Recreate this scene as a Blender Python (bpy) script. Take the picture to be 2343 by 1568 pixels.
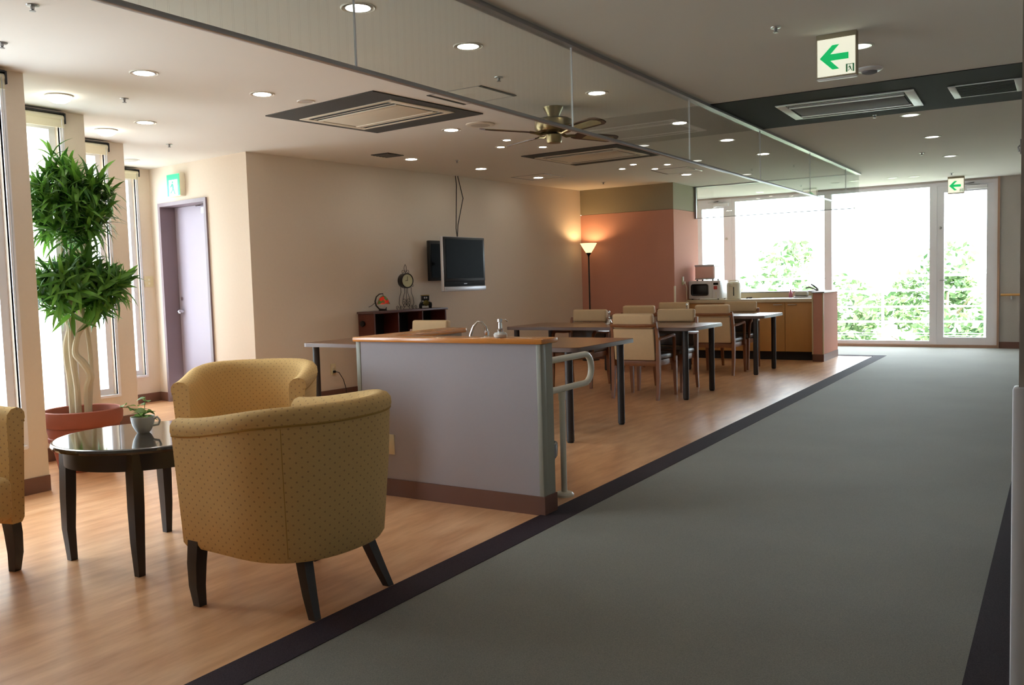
import bpy, bmesh, math, random
from mathutils import Matrix, Vector

for o in list(bpy.data.objects):
    bpy.data.objects.remove(o)
SC = bpy.context.scene
COL = SC.collection
R = math.radians
CEIL = 2.58

# ------------------------------------------------------------------ camera
cam_d = bpy.data.cameras.new('camera')
cam_d.sensor_width = 36.0
cam_d.lens = 36.0 * 2020.95 / 2343.0
cam_d.clip_start = 0.05
cam_d.clip_end = 300
cam = bpy.data.objects.new('camera', cam_d)
COL.objects.link(cam)
_r = (0.84847813, 0.52843898, -0.02893286)
_d = (0.01221398, -0.07420765, -0.99716801)
_f = (-0.52908949, 0.84572186, -0.06941791)
cam.matrix_world = Matrix(((_r[0], -_d[0], -_f[0], 0.0), (_r[1], -_d[1], -_f[1], 0.0), (_r[2], -_d[2], -_f[2], 1.23), (0, 0, 0, 1)))
SC.camera = cam

# ------------------------------------------------------------------ sky, exposure
SKY = 18.5
world = bpy.data.worlds.new('world')
SC.world = world
world.use_nodes = True
wn = world.node_tree
bg = wn.nodes['Background']
bg.inputs['Color'].default_value = (0.80, 0.90, 1.0, 1)
bg.inputs['Strength'].default_value = SKY
sun_d = bpy.data.lights.new('sun', 'SUN')
sun_d.energy = 115.0
sun_d.angle = R(.6)
sun_d.color = (1.0, .96, .88)
sun = bpy.data.objects.new('sun', sun_d)
sun.rotation_euler = Vector((-.6, .2, -1.0)).to_track_quat('-Z', 'Y').to_euler()   # high, from the corridor side
COL.objects.link(sun)
SC.view_settings.view_transform = 'Standard'
SC.view_settings.look = 'None'
SC.view_settings.gamma = 1.0
SC.view_settings.use_curve_mapping = False
SC.view_settings.exposure = -0.6
SC.cycles.transparent_max_bounces = 24
SC.cycles.max_bounces = 10
SC.cycles.diffuse_bounces = 6
SC.cycles.caustics_reflective = False
SC.cycles.caustics_refractive = False
SC.cycles.sample_clamp_indirect = 6.0


def portal(loc, rot, sx, sy):
    """daylight portal in a window opening: it gives off nothing, it only guides the sky's samples"""
    l = bpy.data.lights.new('daylight_portal', 'AREA')
    l.shape = 'RECTANGLE'
    l.size = sx
    l.size_y = sy
    l.cycles.is_portal = True
    o = bpy.data.objects.new('daylight_portal', l)
    o.location = loc
    o.rotation_euler = rot
    COL.objects.link(o)


portal((-3.2, 15.24, 1.31), (R(-90), 0, 0), 5.2, 2.5)
for (px, py, w) in ((-5.43, 2.55, .86), (-5.43, 1.4, .86), (-6.36, 3.5, .8), (-7.32, 4.48, .8), (-8.66, 5.6, 1.05)):
    portal((px, py, 1.41), (0, R(-90), 0), 2.2, w)


# ------------------------------------------------------------------ helpers: materials
def lin(c):
    c = c / 255.0
    return c / 12.92 if c <= 0.04045 else ((c + 0.055) / 1.055) ** 2.4


def rgb(r, g, b):
    return (lin(r), lin(g), lin(b), 1.0)


def nd(t, kind, **kw):
    n = t.nodes.new(kind)
    for k, v in kw.items():
        setattr(n, k, v)
    return n


def mat(name, col, rough=.6, metal=0.0, var=.08, vscale=6.0, bump=0.0, bscale=300.0, spec=.5, stretch=(1, 1, 1), coat=0.0, coord='Object', rot=0.0):
    m = bpy.data.materials.new(name)
    m.use_nodes = True
    t = m.node_tree
    p = t.nodes['Principled BSDF']
    p.inputs['Roughness'].default_value = rough
    p.inputs['Metallic'].default_value = metal
    p.inputs['Specular IOR Level'].default_value = spec
    p.inputs['Coat Weight'].default_value = coat
    p.inputs['Coat Roughness'].default_value = .08
    c = rgb(*col)
    tc = nd(t, 'ShaderNodeTexCoord')
    mp = nd(t, 'ShaderNodeMapping')
    mp.inputs['Scale'].default_value = stretch
    mp.inputs['Rotation'].default_value = (0, 0, rot)
    t.links.new(tc.outputs[coord], mp.inputs[0])
    nz = nd(t, 'ShaderNodeTexNoise')
    nz.inputs['Scale'].default_value = vscale
    nz.inputs['Detail'].default_value = 4
    t.links.new(mp.outputs[0], nz.inputs['Vector'])
    mx = nd(t, 'ShaderNodeMix', data_type='RGBA')
    mx.inputs['A'].default_value = tuple(x * (1 - var) for x in c[:3]) + (1,)
    mx.inputs['B'].default_value = tuple(min(1, x * (1 + var)) for x in c[:3]) + (1,)
    t.links.new(nz.outputs['Fac'], mx.inputs['Factor'])
    t.links.new(mx.outputs['Result'], p.inputs['Base Color'])
    if bump:
        n2 = nd(t, 'ShaderNodeTexNoise')
        n2.inputs['Scale'].default_value = bscale
        t.links.new(tc.outputs['Object'], n2.inputs['Vector'])
        b = nd(t, 'ShaderNodeBump')
        b.inputs['Strength'].default_value = bump
        b.inputs['Distance'].default_value = .002
        t.links.new(n2.outputs['Fac'], b.inputs['Height'])
        t.links.new(b.outputs[0], p.inputs['Normal'])
    return m


def emit(name, col, strength):
    m = bpy.data.materials.new(name)
    m.use_nodes = True
    t = m.node_tree
    p = t.nodes['Principled BSDF']
    p.inputs['Base Color'].default_value = rgb(*col)
    p.inputs['Emission Color'].default_value = rgb(*col)
    p.inputs['Emission Strength'].default_value = strength
    p.inputs['Roughness'].default_value = .4
    return m


def glass(name, tint=(1, 1, 1), refl=.04, power=5.0, wires=0.0, gain=.9):
    """clear sheet glass: see-through with a mirror reflection that grows at grazing angles"""
    m = bpy.data.materials.new(name)
    m.use_nodes = True
    t = m.node_tree
    t.nodes.remove(t.nodes['Principled BSDF'])
    out = t.nodes['Material Output']
    tr = nd(t, 'ShaderNodeBsdfTransparent')
    tr.inputs[0].default_value = tuple(tint) + (1,)
    gl = nd(t, 'ShaderNodeBsdfGlossy')
    gl.inputs['Roughness'].default_value = 0.0
    lw = nd(t, 'ShaderNodeLayerWeight')
    lw.inputs['Blend'].default_value = .5
    pw = nd(t, 'ShaderNodeMath', operation='POWER')
    t.links.new(lw.outputs['Facing'], pw.inputs[0])
    pw.inputs[1].default_value = power
    ma = nd(t, 'ShaderNodeMath', operation='MULTIPLY_ADD')
    t.links.new(pw.outputs[0], ma.inputs[0])
    ma.inputs[1].default_value = gain
    ma.inputs[2].default_value = refl
    mx = nd(t, 'ShaderNodeMixShader')
    t.links.new(ma.outputs[0], mx.inputs[0])
    t.links.new(tr.outputs[0], mx.inputs[1])
    t.links.new(gl.outputs[0], mx.inputs[2])
    last = mx
    if wires:
        tc = nd(t, 'ShaderNodeTexCoord')
        sp = nd(t, 'ShaderNodeSeparateXYZ')
        t.links.new(tc.outputs['Object'], sp.inputs[0])
        dv = nd(t, 'ShaderNodeMath', operation='DIVIDE')
        dv.inputs[1].default_value = wires
        t.links.new(sp.outputs['Y'], dv.inputs[0])
        fr = nd(t, 'ShaderNodeMath', operation='FRACT')
        t.links.new(dv.outputs[0], fr.inputs[0])
        lt = nd(t, 'ShaderNodeMath', operation='LESS_THAN')
        lt.inputs[1].default_value = .018
        t.links.new(fr.outputs[0], lt.inputs[0])
        sc = nd(t, 'ShaderNodeMath', operation='MULTIPLY')
        sc.inputs[1].default_value = .2
        t.links.new(lt.outputs[0], sc.inputs[0])
        df = nd(t, 'ShaderNodeBsdfDiffuse')
        df.inputs[0].default_value = (.25, .26, .26, 1)
        m2 = nd(t, 'ShaderNodeMixShader')
        t.links.new(sc.outputs[0], m2.inputs[0])
        t.links.new(mx.outputs[0], m2.inputs[1])
        t.links.new(df.outputs[0], m2.inputs[2])
        last = m2
    t.links.new(last.outputs[0], out.inputs[0])
    return m


def dotted_fabric(name, col, dot, step=.043, row=.036):
    """woven upholstery with a small staggered dot, laid out over the cloth's own UVs (metres)"""
    m = mat(name, col, rough=.9, var=.05, vscale=14, bump=.25, bscale=900, spec=.25)
    t = m.node_tree
    p = t.nodes['Principled BSDF']
    base = p.inputs['Base Color'].links[0].from_socket
    uv = nd(t, 'ShaderNodeUVMap')
    sp = nd(t, 'ShaderNodeSeparateXYZ')
    t.links.new(uv.outputs[0], sp.inputs[0])

    def mth(op, a, b=None):
        n = nd(t, 'ShaderNodeMath', operation=op)
        for i, s in enumerate((a, b)):
            if s is None:
                continue
            if isinstance(s, (int, float)):
                n.inputs[i].default_value = s
            else:
                t.links.new(s, n.inputs[i])
        return n.outputs[0]
    v = mth('DIVIDE', sp.outputs['Y'], row / 2)
    vi = mth('FLOOR', v)
    odd = mth('MODULO', vi, 2.0)
    u = mth('ADD', mth('DIVIDE', sp.outputs['X'], step), mth('MULTIPLY', odd, .5))
    du = mth('MULTIPLY', mth('SUBTRACT', mth('FRACT', u), .5), step)
    dv = mth('MULTIPLY', mth('SUBTRACT', mth('FRACT', v), .5), row / 2)
    d = mth('SQRT', mth('ADD', mth('MULTIPLY', du, du), mth('MULTIPLY', dv, dv)))
    hit = mth('MULTIPLY', mth('LESS_THAN', d, .0038), .5)
    mx = nd(t, 'ShaderNodeMix', data_type='RGBA')
    t.links.new(hit, mx.inputs['Factor'])
    t.links.new(base, mx.inputs['A'])
    mx.inputs['B'].default_value = rgb(*dot)
    t.links.new(mx.outputs['Result'], p.inputs['Base Color'])
    return m


M = {}
M['wall'] = mat('cream_wallpaper', (222, 209, 194), .9, var=.03, vscale=40, bump=.15, bscale=500, spec=.2)
M['ceiling'] = mat('ceiling_paint', (224, 221, 216), .95, var=.015, vscale=3, spec=.15)
M['pink'] = mat('pink_wallpaper', (198, 146, 130), .9, var=.03, vscale=40, bump=.15, bscale=500, spec=.2)
M['taupe'] = mat('taupe_wallpaper', (158, 150, 130), .9, var=.03, vscale=40, bump=.15, bscale=500, spec=.2)
M['greywall'] = mat('grey_wallpaper', (178, 172, 166), .9, var=.03, vscale=40, spec=.2)
M['base'] = mat('brown_vinyl_baseboard', (112, 78, 66), .5, var=.05, spec=.4)
M['white_alu'] = mat('pale_aluminium', (236, 236, 244), .4, var=.02, spec=.5)
M['grey_alu'] = mat('grey_aluminium', (165, 165, 168), .35, .6, var=.03)
M['dark_alu'] = mat('dark_bracket', (40, 40, 42), .4, .3, var=.03)
M['pane'] = glass('window_glass', (.97, .99, .98), .03, 5, 0, .5)
M['barrier'] = glass('smoke_barrier_glass', (.93, .96, .94), .045, 3.2, .052, .75)
M['doorpaint'] = mat('lavender_grey_steel', (166, 156, 170), .45, var=.02, spec=.4)
M['doorframe'] = mat('mauve_grey_frame', (124, 108, 114), .45, var=.02, spec=.4)
M['chrome'] = mat('chrome', (225, 225, 228), .12, 1.0, var=.02)
M['steel'] = mat('brushed_steel', (190, 190, 190), .3, 1.0, var=.05, vscale=30)
M['black'] = mat('black_plastic', (18, 18, 20), .35, var=.1, spec=.5)
M['softblack'] = mat('matt_black', (14, 14, 15), .7, var=.1, spec=.3)
M['darkpanel'] = mat('charcoal_ceiling_panel', (62, 58, 54), .8, var=.08, vscale=5, spec=.2)
M['darkband'] = mat('dark_ceiling_recess', (44, 46, 46), .85, var=.06, vscale=4, spec=.2)
M['acbeige'] = mat('beige_plastic', (214, 204, 186), .5, var=.02, spec=.4)
M['acwhite'] = mat('white_plastic', (232, 232, 236), .4, var=.02, spec=.4)
M['acgrille'] = mat('grey_air_filter', (120, 118, 124), .8, var=.1, vscale=60, bump=.3, bscale=400)
M['slit'] = mat('air_slot_black', (14, 14, 14), .8, var=.05)
M['ebony'] = mat('ebony_lacquer_wood', (30, 24, 22), .35, var=.12, vscale=8, stretch=(1, 1, .2), spec=.5)
M['ebony_gloss'] = mat('ebony_polished_top', (26, 20, 18), .06, var=.12, vscale=8, spec=.7, coat=.6)
M['fabric'] = dotted_fabric('mustard_dotted_fabric', (212, 176, 118), (120, 82, 66))
M['piping'] = mat('mustard_piping', (176, 140, 78), .9, var=.1, vscale=80, spec=.2)
M['chairwood'] = mat('brown_chair_wood', (134, 82, 46), .4, var=.18, vscale=9, stretch=(3, 3, .4), spec=.5)
M['cream_vinyl'] = mat('cream_upholstery', (212, 184, 146), .7, var=.05, vscale=30, bump=.15, bscale=700, spec=.3)
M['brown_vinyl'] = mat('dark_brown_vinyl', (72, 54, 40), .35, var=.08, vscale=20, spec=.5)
M['tabletop'] = mat('walnut_laminate', (112, 76, 54), .26, var=.14, vscale=7, stretch=(.35, 3, 1), spec=.5)
M['tabledge'] = mat('table_edge_band', (104, 88, 84), .4, var=.06, spec=.5)
M['tableleg'] = mat('dark_metal_leg', (46, 41, 41), .45, 0, var=.05)
M['rubber'] = mat('black_rubber', (20, 20, 20), .7, var=.05)
M['panelgrey'] = mat('lilac_grey_panel', (168, 163, 168), .75, var=.02, vscale=60, spec=.3)
M['sage'] = mat('sage_edge_trim', (156, 157, 146), .5, var=.03, spec=.4)
M['oak'] = mat('varnished_oak', (206, 132, 62), .22, var=.16, vscale=6, stretch=(.6, 5, 5), spec=.5, coat=.3)
M['white_rail'] = mat('ivory_handrail', (222, 218, 204), .35, var=.02, spec=.5)
M['cabinet'] = mat('honey_wood_laminate', (198, 150, 92), .45, var=.06, vscale=5, stretch=(4, 4, .5), spec=.4)
M['toekick'] = mat('black_toe_kick', (24, 22, 22), .6, var=.05)
M['worktop'] = mat('beige_worktop', (214, 200, 172), .35, var=.03, vscale=60, spec=.5)
M['mahogany'] = mat('dark_mahogany', (84, 40, 30), .45, var=.16, vscale=7, stretch=(3, 3, .4), spec=.4)
M['mahogany_edge'] = mat('mahogany_edge', (92, 66, 66), .4, var=.08, spec=.4)
M['terracotta'] = mat('terracotta', (150, 84, 66), .7, var=.1, vscale=12, bump=.1, bscale=80, spec=.3)
M['soil'] = mat('potting_soil', (74, 58, 44), .95, var=.3, vscale=60, bump=.6, bscale=90)
M['bark'] = mat('pale_bark', (200, 188, 164), .85, var=.2, vscale=20, stretch=(1, 1, .3), bump=.4, bscale=60)
M['china'] = mat('white_china', (222, 226, 226), .15, var=.02, spec=.6)
M['brass'] = mat('antique_brass', (128, 112, 78), .32, .85, var=.15, vscale=12)
M['blade'] = mat('walnut_fan_blade', (84, 56, 40), .5, var=.12, vscale=8)
M['cane'] = mat('cane_inset', (176, 160, 120), .7, var=.15, vscale=90, bump=.3, bscale=200)
M['iron'] = mat('dark_wrought_iron', (44, 38, 34), .5, .5, var=.1)
M['clockface'] = mat('ivory_clock_face', (206, 210, 178), .3, var=.06, vscale=9)
M['binblack'] = mat('black_bin', (26, 28, 32), .3, var=.06)
M['plasticbag'] = mat('clear_bag', (150, 156, 166), .2, var=.2, vscale=12, bump=.6, bscale=30)
M['silver'] = mat('silver_plastic', (196, 196, 202), .35, .3, var=.02)
M['screen'] = mat('dark_screen', (8, 10, 12), .35, var=.1, spec=.03)
M['beigeplate'] = mat('beige_wall_plate', (212, 200, 164), .5, var=.03)
M['deck'] = mat('pale_concrete', (232, 231, 228), .8, var=.05, vscale=4)
M['railwhite'] = mat('white_painted_rail', (240, 240, 240), .5, var=.02)
M['trunkbark'] = mat('grey_tree_bark', (110, 96, 78), .9, var=.2, vscale=6)
M['woodtrim'] = mat('tan_wood_trim', (164, 132, 112), .5, var=.1, vscale=9, stretch=(3, 3, .4))
M['reflector'] = mat('downlight_reflector', (236, 236, 236), .25, .4, var=.02)
M['trimwhite'] = mat('downlight_trim', (226, 224, 216), .5, var=.02)
M['lamp_on'] = emit('downlight_lamp', (255, 246, 230), 70.0)
M['corridor_on'] = emit('corridor_lamp', (255, 252, 244), 4.0)
M['spot_on'] = emit('spot_lamp', (255, 248, 232), 50.0)
M['sign_face'] = emit('sign_face', (255, 253, 232), .95)
M['sign_green'] = emit('sign_green', (20, 214, 120), .55)
M['shade_on'] = emit('lamp_shade_glow', (255, 222, 160), 2.6)
M['pinkplastic'] = mat('pink_plastic', (236, 192, 182), .5, var=.03)
M['offwhite'] = mat('cream_plastic', (232, 226, 206), .4, var=.02)
M['redprint'] = mat('red_label', (176, 60, 50), .5, var=.05)
M['towel'] = mat('white_towel', (230, 228, 220), .95, var=.04, bump=.5, bscale=200)
M['pinksoap'] = mat('pink_soap', (236, 150, 176), .2, var=.03)
M['cable'] = mat('dark_cable', (38, 34, 32), .6, var=.05)
M['blindfabric'] = mat('cream_blind_fabric', (224, 216, 190), .9, var=.03)


def leaf_mat(name, a, b, trans):
    m = mat(name, a, .45, var=.0, vscale=3, spec=.4)
    t = m.node_tree
    p = t.nodes['Principled BSDF']
    oi = nd(t, 'ShaderNodeObjectInfo')
    gm = nd(t, 'ShaderNodeNewGeometry')
    ad = nd(t, 'ShaderNodeMath', operation='ADD')
    t.links.new(oi.outputs['Random'], ad.inputs[0])
    t.links.new(gm.outputs['Random Per Island'], ad.inputs[1])
    fr = nd(t, 'ShaderNodeMath', operation='FRACT')
    t.links.new(ad.outputs[0], fr.inputs[0])
    mx = nd(t, 'ShaderNodeMix', data_type='RGBA')
    mx.inputs['A'].default_value = rgb(*a)
    mx.inputs['B'].default_value = rgb(*b)
    t.links.new(fr.outputs[0], mx.inputs['Factor'])
    t.links.new(mx.outputs['Result'], p.inputs['Base Color'])
    tl = nd(t, 'ShaderNodeBsdfTranslucent')
    t.links.new(mx.outputs['Result'], tl.inputs[0])
    ms = nd(t, 'ShaderNodeMixShader')
    ms.inputs[0].default_value = trans
    t.links.new(p.outputs[0], ms.inputs[1])
    t.links.new(tl.outputs[0], ms.inputs[2])
    t.links.new(ms.outputs[0], t.nodes['Material Output'].inputs[0])
    return m


M['leaf'] = leaf_mat('glossy_green_leaf', (44, 92, 30), (104, 152, 56), .3)
M['vineleaf'] = leaf_mat('pale_green_leaf', (104, 142, 66), (150, 176, 96), .3)
M['treeleaf'] = leaf_mat('tree_leaf', (54, 82, 50), (114, 138, 92), .4)


def wood_floor():
    m = mat('peach_wood_vinyl', (206, 156, 116), .22, var=.0, spec=.6)
    t = m.node_tree
    p = t.nodes['Principled BSDF']
    tc = nd(t, 'ShaderNodeTexCoord')
    mp = nd(t, 'ShaderNodeMapping')
    mp.inputs['Rotation'].default_value = (0, 0, R(22))
    mp.inputs['Scale'].default_value = (8.0, 1.5, 1)
    t.links.new(tc.outputs['Object'], mp.inputs[0])
    n1 = nd(t, 'ShaderNodeTexNoise')
    n1.inputs['Scale'].default_value = 1.6
    n1.inputs['Detail'].default_value = 5
    n1.inputs['Roughness'].default_value = .6
    t.links.new(mp.outputs[0], n1.inputs['Vector'])
    cr = nd(t, 'ShaderNodeValToRGB')
    e = cr.color_ramp.elements
    e[0].position, e[0].color = .34, rgb(198, 142, 98)
    e[1].position, e[1].color = .66, rgb(228, 180, 136)
    x = e.new(.5)
    x.color = rgb(214, 162, 118)
    t.links.new(n1.outputs['Fac'], cr.inputs[0])
    t.links.new(cr.outputs[0], p.inputs['Base Color'])
    n2 = nd(t, 'ShaderNodeTexNoise')
    n2.inputs['Scale'].default_value = 18
    t.links.new(mp.outputs[0], n2.inputs['Vector'])
    mr = nd(t, 'ShaderNodeMapRange')
    mr.inputs['To Min'].default_value = .27
    mr.inputs['To Max'].default_value = .34
    t.links.new(n2.outputs['Fac'], mr.inputs['Value'])
    t.links.new(mr.outputs[0], p.inputs['Roughness'])
    return m


def carpet(name, col, col2, spec=.3):
    m = mat(name, col, .75, var=.0, spec=spec)
    t = m.node_tree
    p = t.nodes['Principled BSDF']
    tc = nd(t, 'ShaderNodeTexCoord')
    n1 = nd(t, 'ShaderNodeTexNoise')
    n1.inputs['Scale'].default_value = 260
    n1.inputs['Detail'].default_value = 2
    t.links.new(tc.outputs['Object'], n1.inputs['Vector'])
    n0 = nd(t, 'ShaderNodeTexNoise')
    n0.inputs['Scale'].default_value = 1.4
    n0.inputs['Detail'].default_value = 3
    t.links.new(tc.outputs['Object'], n0.inputs['Vector'])
    a = nd(t, 'ShaderNodeMath', operation='MULTIPLY_ADD')
    t.links.new(n0.outputs['Fac'], a.inputs[0])
    a.inputs[1].default_value = .35
    t.links.new(n1.outputs['Fac'], a.inputs[2])
    cr = nd(t, 'ShaderNodeValToRGB')
    e = cr.color_ramp.elements
    e[0].position, e[0].color = .45, rgb(*col)
    e[1].position, e[1].color = .95, rgb(*col2)
    t.links.new(a.outputs[0], cr.inputs[0])
    t.links.new(cr.outputs[0], p.inputs['Base Color'])
    b = nd(t, 'ShaderNodeBump')
    b.inputs['Strength'].default_value = .5
    b.inputs['Distance'].default_value = .003
    t.links.new(n1.outputs['Fac'], b.inputs['Height'])
    t.links.new(b.outputs[0], p.inputs['Normal'])
    p.inputs['Sheen Weight'].default_value = .25 if spec > .1 else 0.0
    p.inputs['Sheen Roughness'].default_value = .4
    return m


M['wood'] = wood_floor()
M['carpet'] = carpet('grey_green_carpet', (94, 91, 80), (130, 126, 112))
M['border'] = carpet('plum_brown_carpet', (42, 33, 39), (66, 54, 60), .08)


# ------------------------------------------------------------------ helpers: meshes
class MB:
    def __init__(s):
        s.v, s.f, s.uv = [], [], {}

    def add(s, verts, faces, mx=None, uvs=None):
        n = len(s.v)
        s.v += [tuple(mx @ Vector(p)) if mx is not None else tuple(p) for p in verts]
        for i, f in enumerate(faces):
            if uvs:
                s.uv[len(s.f)] = [uvs[k] for k in f] if not isinstance(uvs, dict) else uvs[i]
            s.f.append([n + k for k in f])
        return s

    def box(s, x0, x1, y0, y1, z0, z1, bev=0.0, mx=None, seg=2):
        if bev:
            bm = bmesh.new()
            bmesh.ops.create_cube(bm, size=1)
            for v in bm.verts:
                v.co = Vector(((x0 + x1) / 2 + v.co.x * (x1 - x0), (y0 + y1) / 2 + v.co.y * (y1 - y0), (z0 + z1) / 2 + v.co.z * (z1 - z0)))
            bmesh.ops.bevel(bm, geom=bm.edges[:], offset=bev, segments=seg, profile=.5, affect='EDGES')
            bm.verts.index_update()
            s.add([v.co.copy() for v in bm.verts], [[v.index for v in f.verts] for f in bm.faces], mx)
            bm.free()
            return s
        vs = [(x, y, z) for x in (x0, x1) for y in (y0, y1) for z in (z0, z1)]
        return s.add(vs, [(0, 1, 3, 2), (4, 6, 7, 5), (0, 4, 5, 1), (2, 3, 7, 6), (0, 2, 6, 4), (1, 5, 7, 3)], mx)

    def tube(s, pts, r, n=8, mx=None, flat=None, caps=True):
        pts = [Vector(p) for p in pts]
        rs = r if isinstance(r, (list, tuple)) else [r] * len(pts)
        vs, fs = [], []
        t0 = (pts[1] - pts[0]).normalized()
        a = Vector((0, 0, 1)) if abs(t0.z) < .9 else Vector((1, 0, 0))
        u = t0.cross(a).normalized()
        for i, p in enumerate(pts):
            t = (pts[min(i + 1, len(pts) - 1)] - pts[max(i - 1, 0)]).normalized()
            u = (u - t * u.dot(t)).normalized()
            w = t.cross(u)
            for k in range(n):
                an = 2 * math.pi * k / n
                vs.append(p + (u * math.cos(an) + w * math.sin(an)) * rs[i])
        for i in range(len(pts) - 1):
            for k in range(n):
                k2 = (k + 1) % n
                fs.append((i * n + k, i * n + k2, (i + 1) * n + k2, (i + 1) * n + k))
        if caps:
            fs.append(tuple(range(n))[::-1])
            fs.append(tuple((len(pts) - 1) * n + k for k in range(n)))
        return s.add(vs, fs, mx)

    def lathe(s, prof, n=24, mx=None, c=(0, 0)):
        vs, fs = [], []
        for (r, z) in prof:
            for k in range(n):
                an = 2 * math.pi * k / n
                vs.append((c[0] + r * math.cos(an), c[1] + r * math.sin(an), z))
        for i in range(len(prof) - 1):
            for k in range(n):
                k2 = (k + 1) % n
                fs.append((i * n + k, i * n + k2, (i + 1) * n + k2, (i + 1) * n + k))
        fs.append(tuple(range(n))[::-1])
        fs.append(tuple((len(prof) - 1) * n + k for k in range(n)))
        return s.add(vs, fs, mx)

    def prism(s, poly, z0, z1, mx=None):
        n = len(poly)
        vs = [(x, y, z0) for x, y in poly] + [(x, y, z1) for x, y in poly]
        fs = [tuple(range(n))[::-1], tuple(range(n, 2 * n))] + [(k, (k + 1) % n, n + (k + 1) % n, n + k) for k in range(n)]
        return s.add(vs, fs, mx)

    def leg(s, pts, sizes, mx=None):
        """a square-section bar through the points, (width, depth) at each"""
        vs, fs = [], []
        for p, (w, d) in zip(pts, sizes):
            x, y, z = p
            vs += [(x - w / 2, y - d / 2, z), (x + w / 2, y - d / 2, z), (x + w / 2, y + d / 2, z), (x - w / 2, y + d / 2, z)]
        for i in range(len(pts) - 1):
            for k in range(4):
                fs.append((i * 4 + k, i * 4 + (k + 1) % 4, i * 4 + 4 + (k + 1) % 4, i * 4 + 4 + k))
        fs.append((3, 2, 1, 0))
        e = (len(pts) - 1) * 4
        fs.append((e, e + 1, e + 2, e + 3))
        return s.add(vs, fs, mx)

    def mesh(s, name, m, ang=35):
        me = bpy.data.meshes.new(name)
        me.from_pydata([tuple(p) for p in s.v], [], s.f)
        if s.uv:
            l = me.uv_layers.new(name='UVMap')
            for i, poly in enumerate(me.polygons):
                if i in s.uv:
                    for k, li in enumerate(poly.loop_indices):
                        l.data[li].uv = s.uv[i][k]
        bm = bmesh.new()
        bm.from_mesh(me)
        bmesh.ops.recalc_face_normals(bm, faces=bm.faces)
        bm.to_mesh(me)
        bm.free()
        me.shade_smooth()
        me.set_sharp_from_angle(angle=R(ang))
        me.materials.append(M[m] if isinstance(m, str) else m)
        return me

    def build(s, name, m, parent=None, ang=35, loc=None, rot=None):
        o = bpy.data.objects.new(name, s.mesh(name, m, ang))
        COL.objects.link(o)
        if parent is not None:
            o.parent = parent
        if loc is not None:
            o.location = loc
        if rot is not None:
            o.rotation_euler = rot
        return o


def tag(o, label, cat, group=None, kind=None):
    o['label'] = label
    o['category'] = cat
    if group:
        o['group'] = group
    if kind:
        o['kind'] = kind
    return o


def empty(name, loc, rz=0.0, label=None, cat=None, group=None, kind=None):
    o = bpy.data.objects.new(name, None)
    o.empty_display_size = .1
    o.location = loc
    o.rotation_euler = (0, 0, rz)
    COL.objects.link(o)
    if label:
        tag(o, label, cat, group, kind)
    return o


def dup(root, loc, rz, label, group=None):
    """copy a thing with its parts and their sub-parts"""
    r = root.copy()
    COL.objects.link(r)
    r.location = loc
    r.rotation_euler = (0, 0, rz)
    r['label'] = label
    if group:
        r['group'] = group
    for ch in list(root.children):
        c = ch.copy()
        COL.objects.link(c)
        c.parent = r
        for g in list(ch.children):
            d = g.copy()
            COL.objects.link(d)
            d.parent = c
    return r


def struct(o, label=None):
    o['kind'] = 'structure'
    if label:
        o['label'] = label
    return o


def lframe(p0, p1):
    """local frame of a wall: x along it, y outwards (to the left of p0->p1), z up"""
    a = math.atan2(p1[1] - p0[1], p1[0] - p0[0])
    L = math.hypot(p1[0] - p0[0], p1[1] - p0[1])
    return a, L


def wall(name, p0, p1, m, th=.15, z0=0.0, z1=CEIL, openings=(), label=None, base=True, bskip=()):
    a, L = lframe(p0, p1)
    mb = MB()
    xs = sorted({0.0, L} | {x for o in openings for x in o[:2]})
    for xa, xb in zip(xs, xs[1:]):
        op = [o for o in openings if o[0] <= xa + 1e-6 and o[1] >= xb - 1e-6]
        if not op:
            mb.box(xa, xb, 0, th, z0, z1)
        else:
            if op[0][2] > z0 + .001:
                mb.box(xa, xb, 0, th, z0, op[0][2])
            if op[0][3] < z1 - .001:
                mb.box(xa, xb, 0, th, op[0][3], z1)
    o = mb.build(name, m, loc=(p0[0], p0[1], 0), rot=(0, 0, a))
    struct(o, label)
    if base:
        bb = MB()
        cuts = [(0.0, L)]
        for (u0, u1) in bskip:
            cuts = [c for (c0, c1) in cuts for c in ((c0, min(c1, u0)), (max(c0, u1), c1)) if c[1] - c[0] > .01]
        for (c0, c1) in cuts:
            bb.box(c0, c1, -.012, 0, z0 + .001, z0 + .1)
        b = bb.build('baseboard', 'base', parent=o)
    return o


# ------------------------------------------------------------------ the room shell
SAW = [(-5.40, -1.5, 3.10), (-6.33, 3.10, 4.08), (-7.29, 4.08, 5.07), (-8.63, 5.07, 6.30)]
TV0, TV1 = (-6.863, 6.12), (-6.295, 12.15)
DW0, DW1 = (-8.63, 6.30), (-6.863, 6.12)

plan = [(1.2, -1.5), (1.2, 2.2), (-.08, 2.2), (-.08, 15.2), (-6.4, 15.2), (-6.4, 12.15), (-6.95, 6.25), (-8.75, 6.42), (-8.75, 5.07), (-7.41, 5.07), (-7.41, 4.08), (-6.45, 4.08), (-6.45, 3.10), (-5.52, 3.10), (-5.52, -1.5)]
struct(MB().prism(plan, CEIL, CEIL + .16).build('ceiling', 'ceiling'), 'pale painted ceiling with recessed lights')
wood_poly = [(-2.31, -1.5), (-2.31, 13.45), (-6.4, 13.45), (-6.4, 12.15), (-6.95, 6.25), (-8.75, 6.42), (-8.75, 5.07), (-7.41, 5.07), (-7.41, 4.08), (-6.45, 4.08), (-6.45, 3.10), (-5.52, 3.10), (-5.52, -1.5)]
struct(MB().prism(wood_poly, -.2, 0).build('floor', 'wood'), 'peach wood-look vinyl floor with streaky grain')
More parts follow.
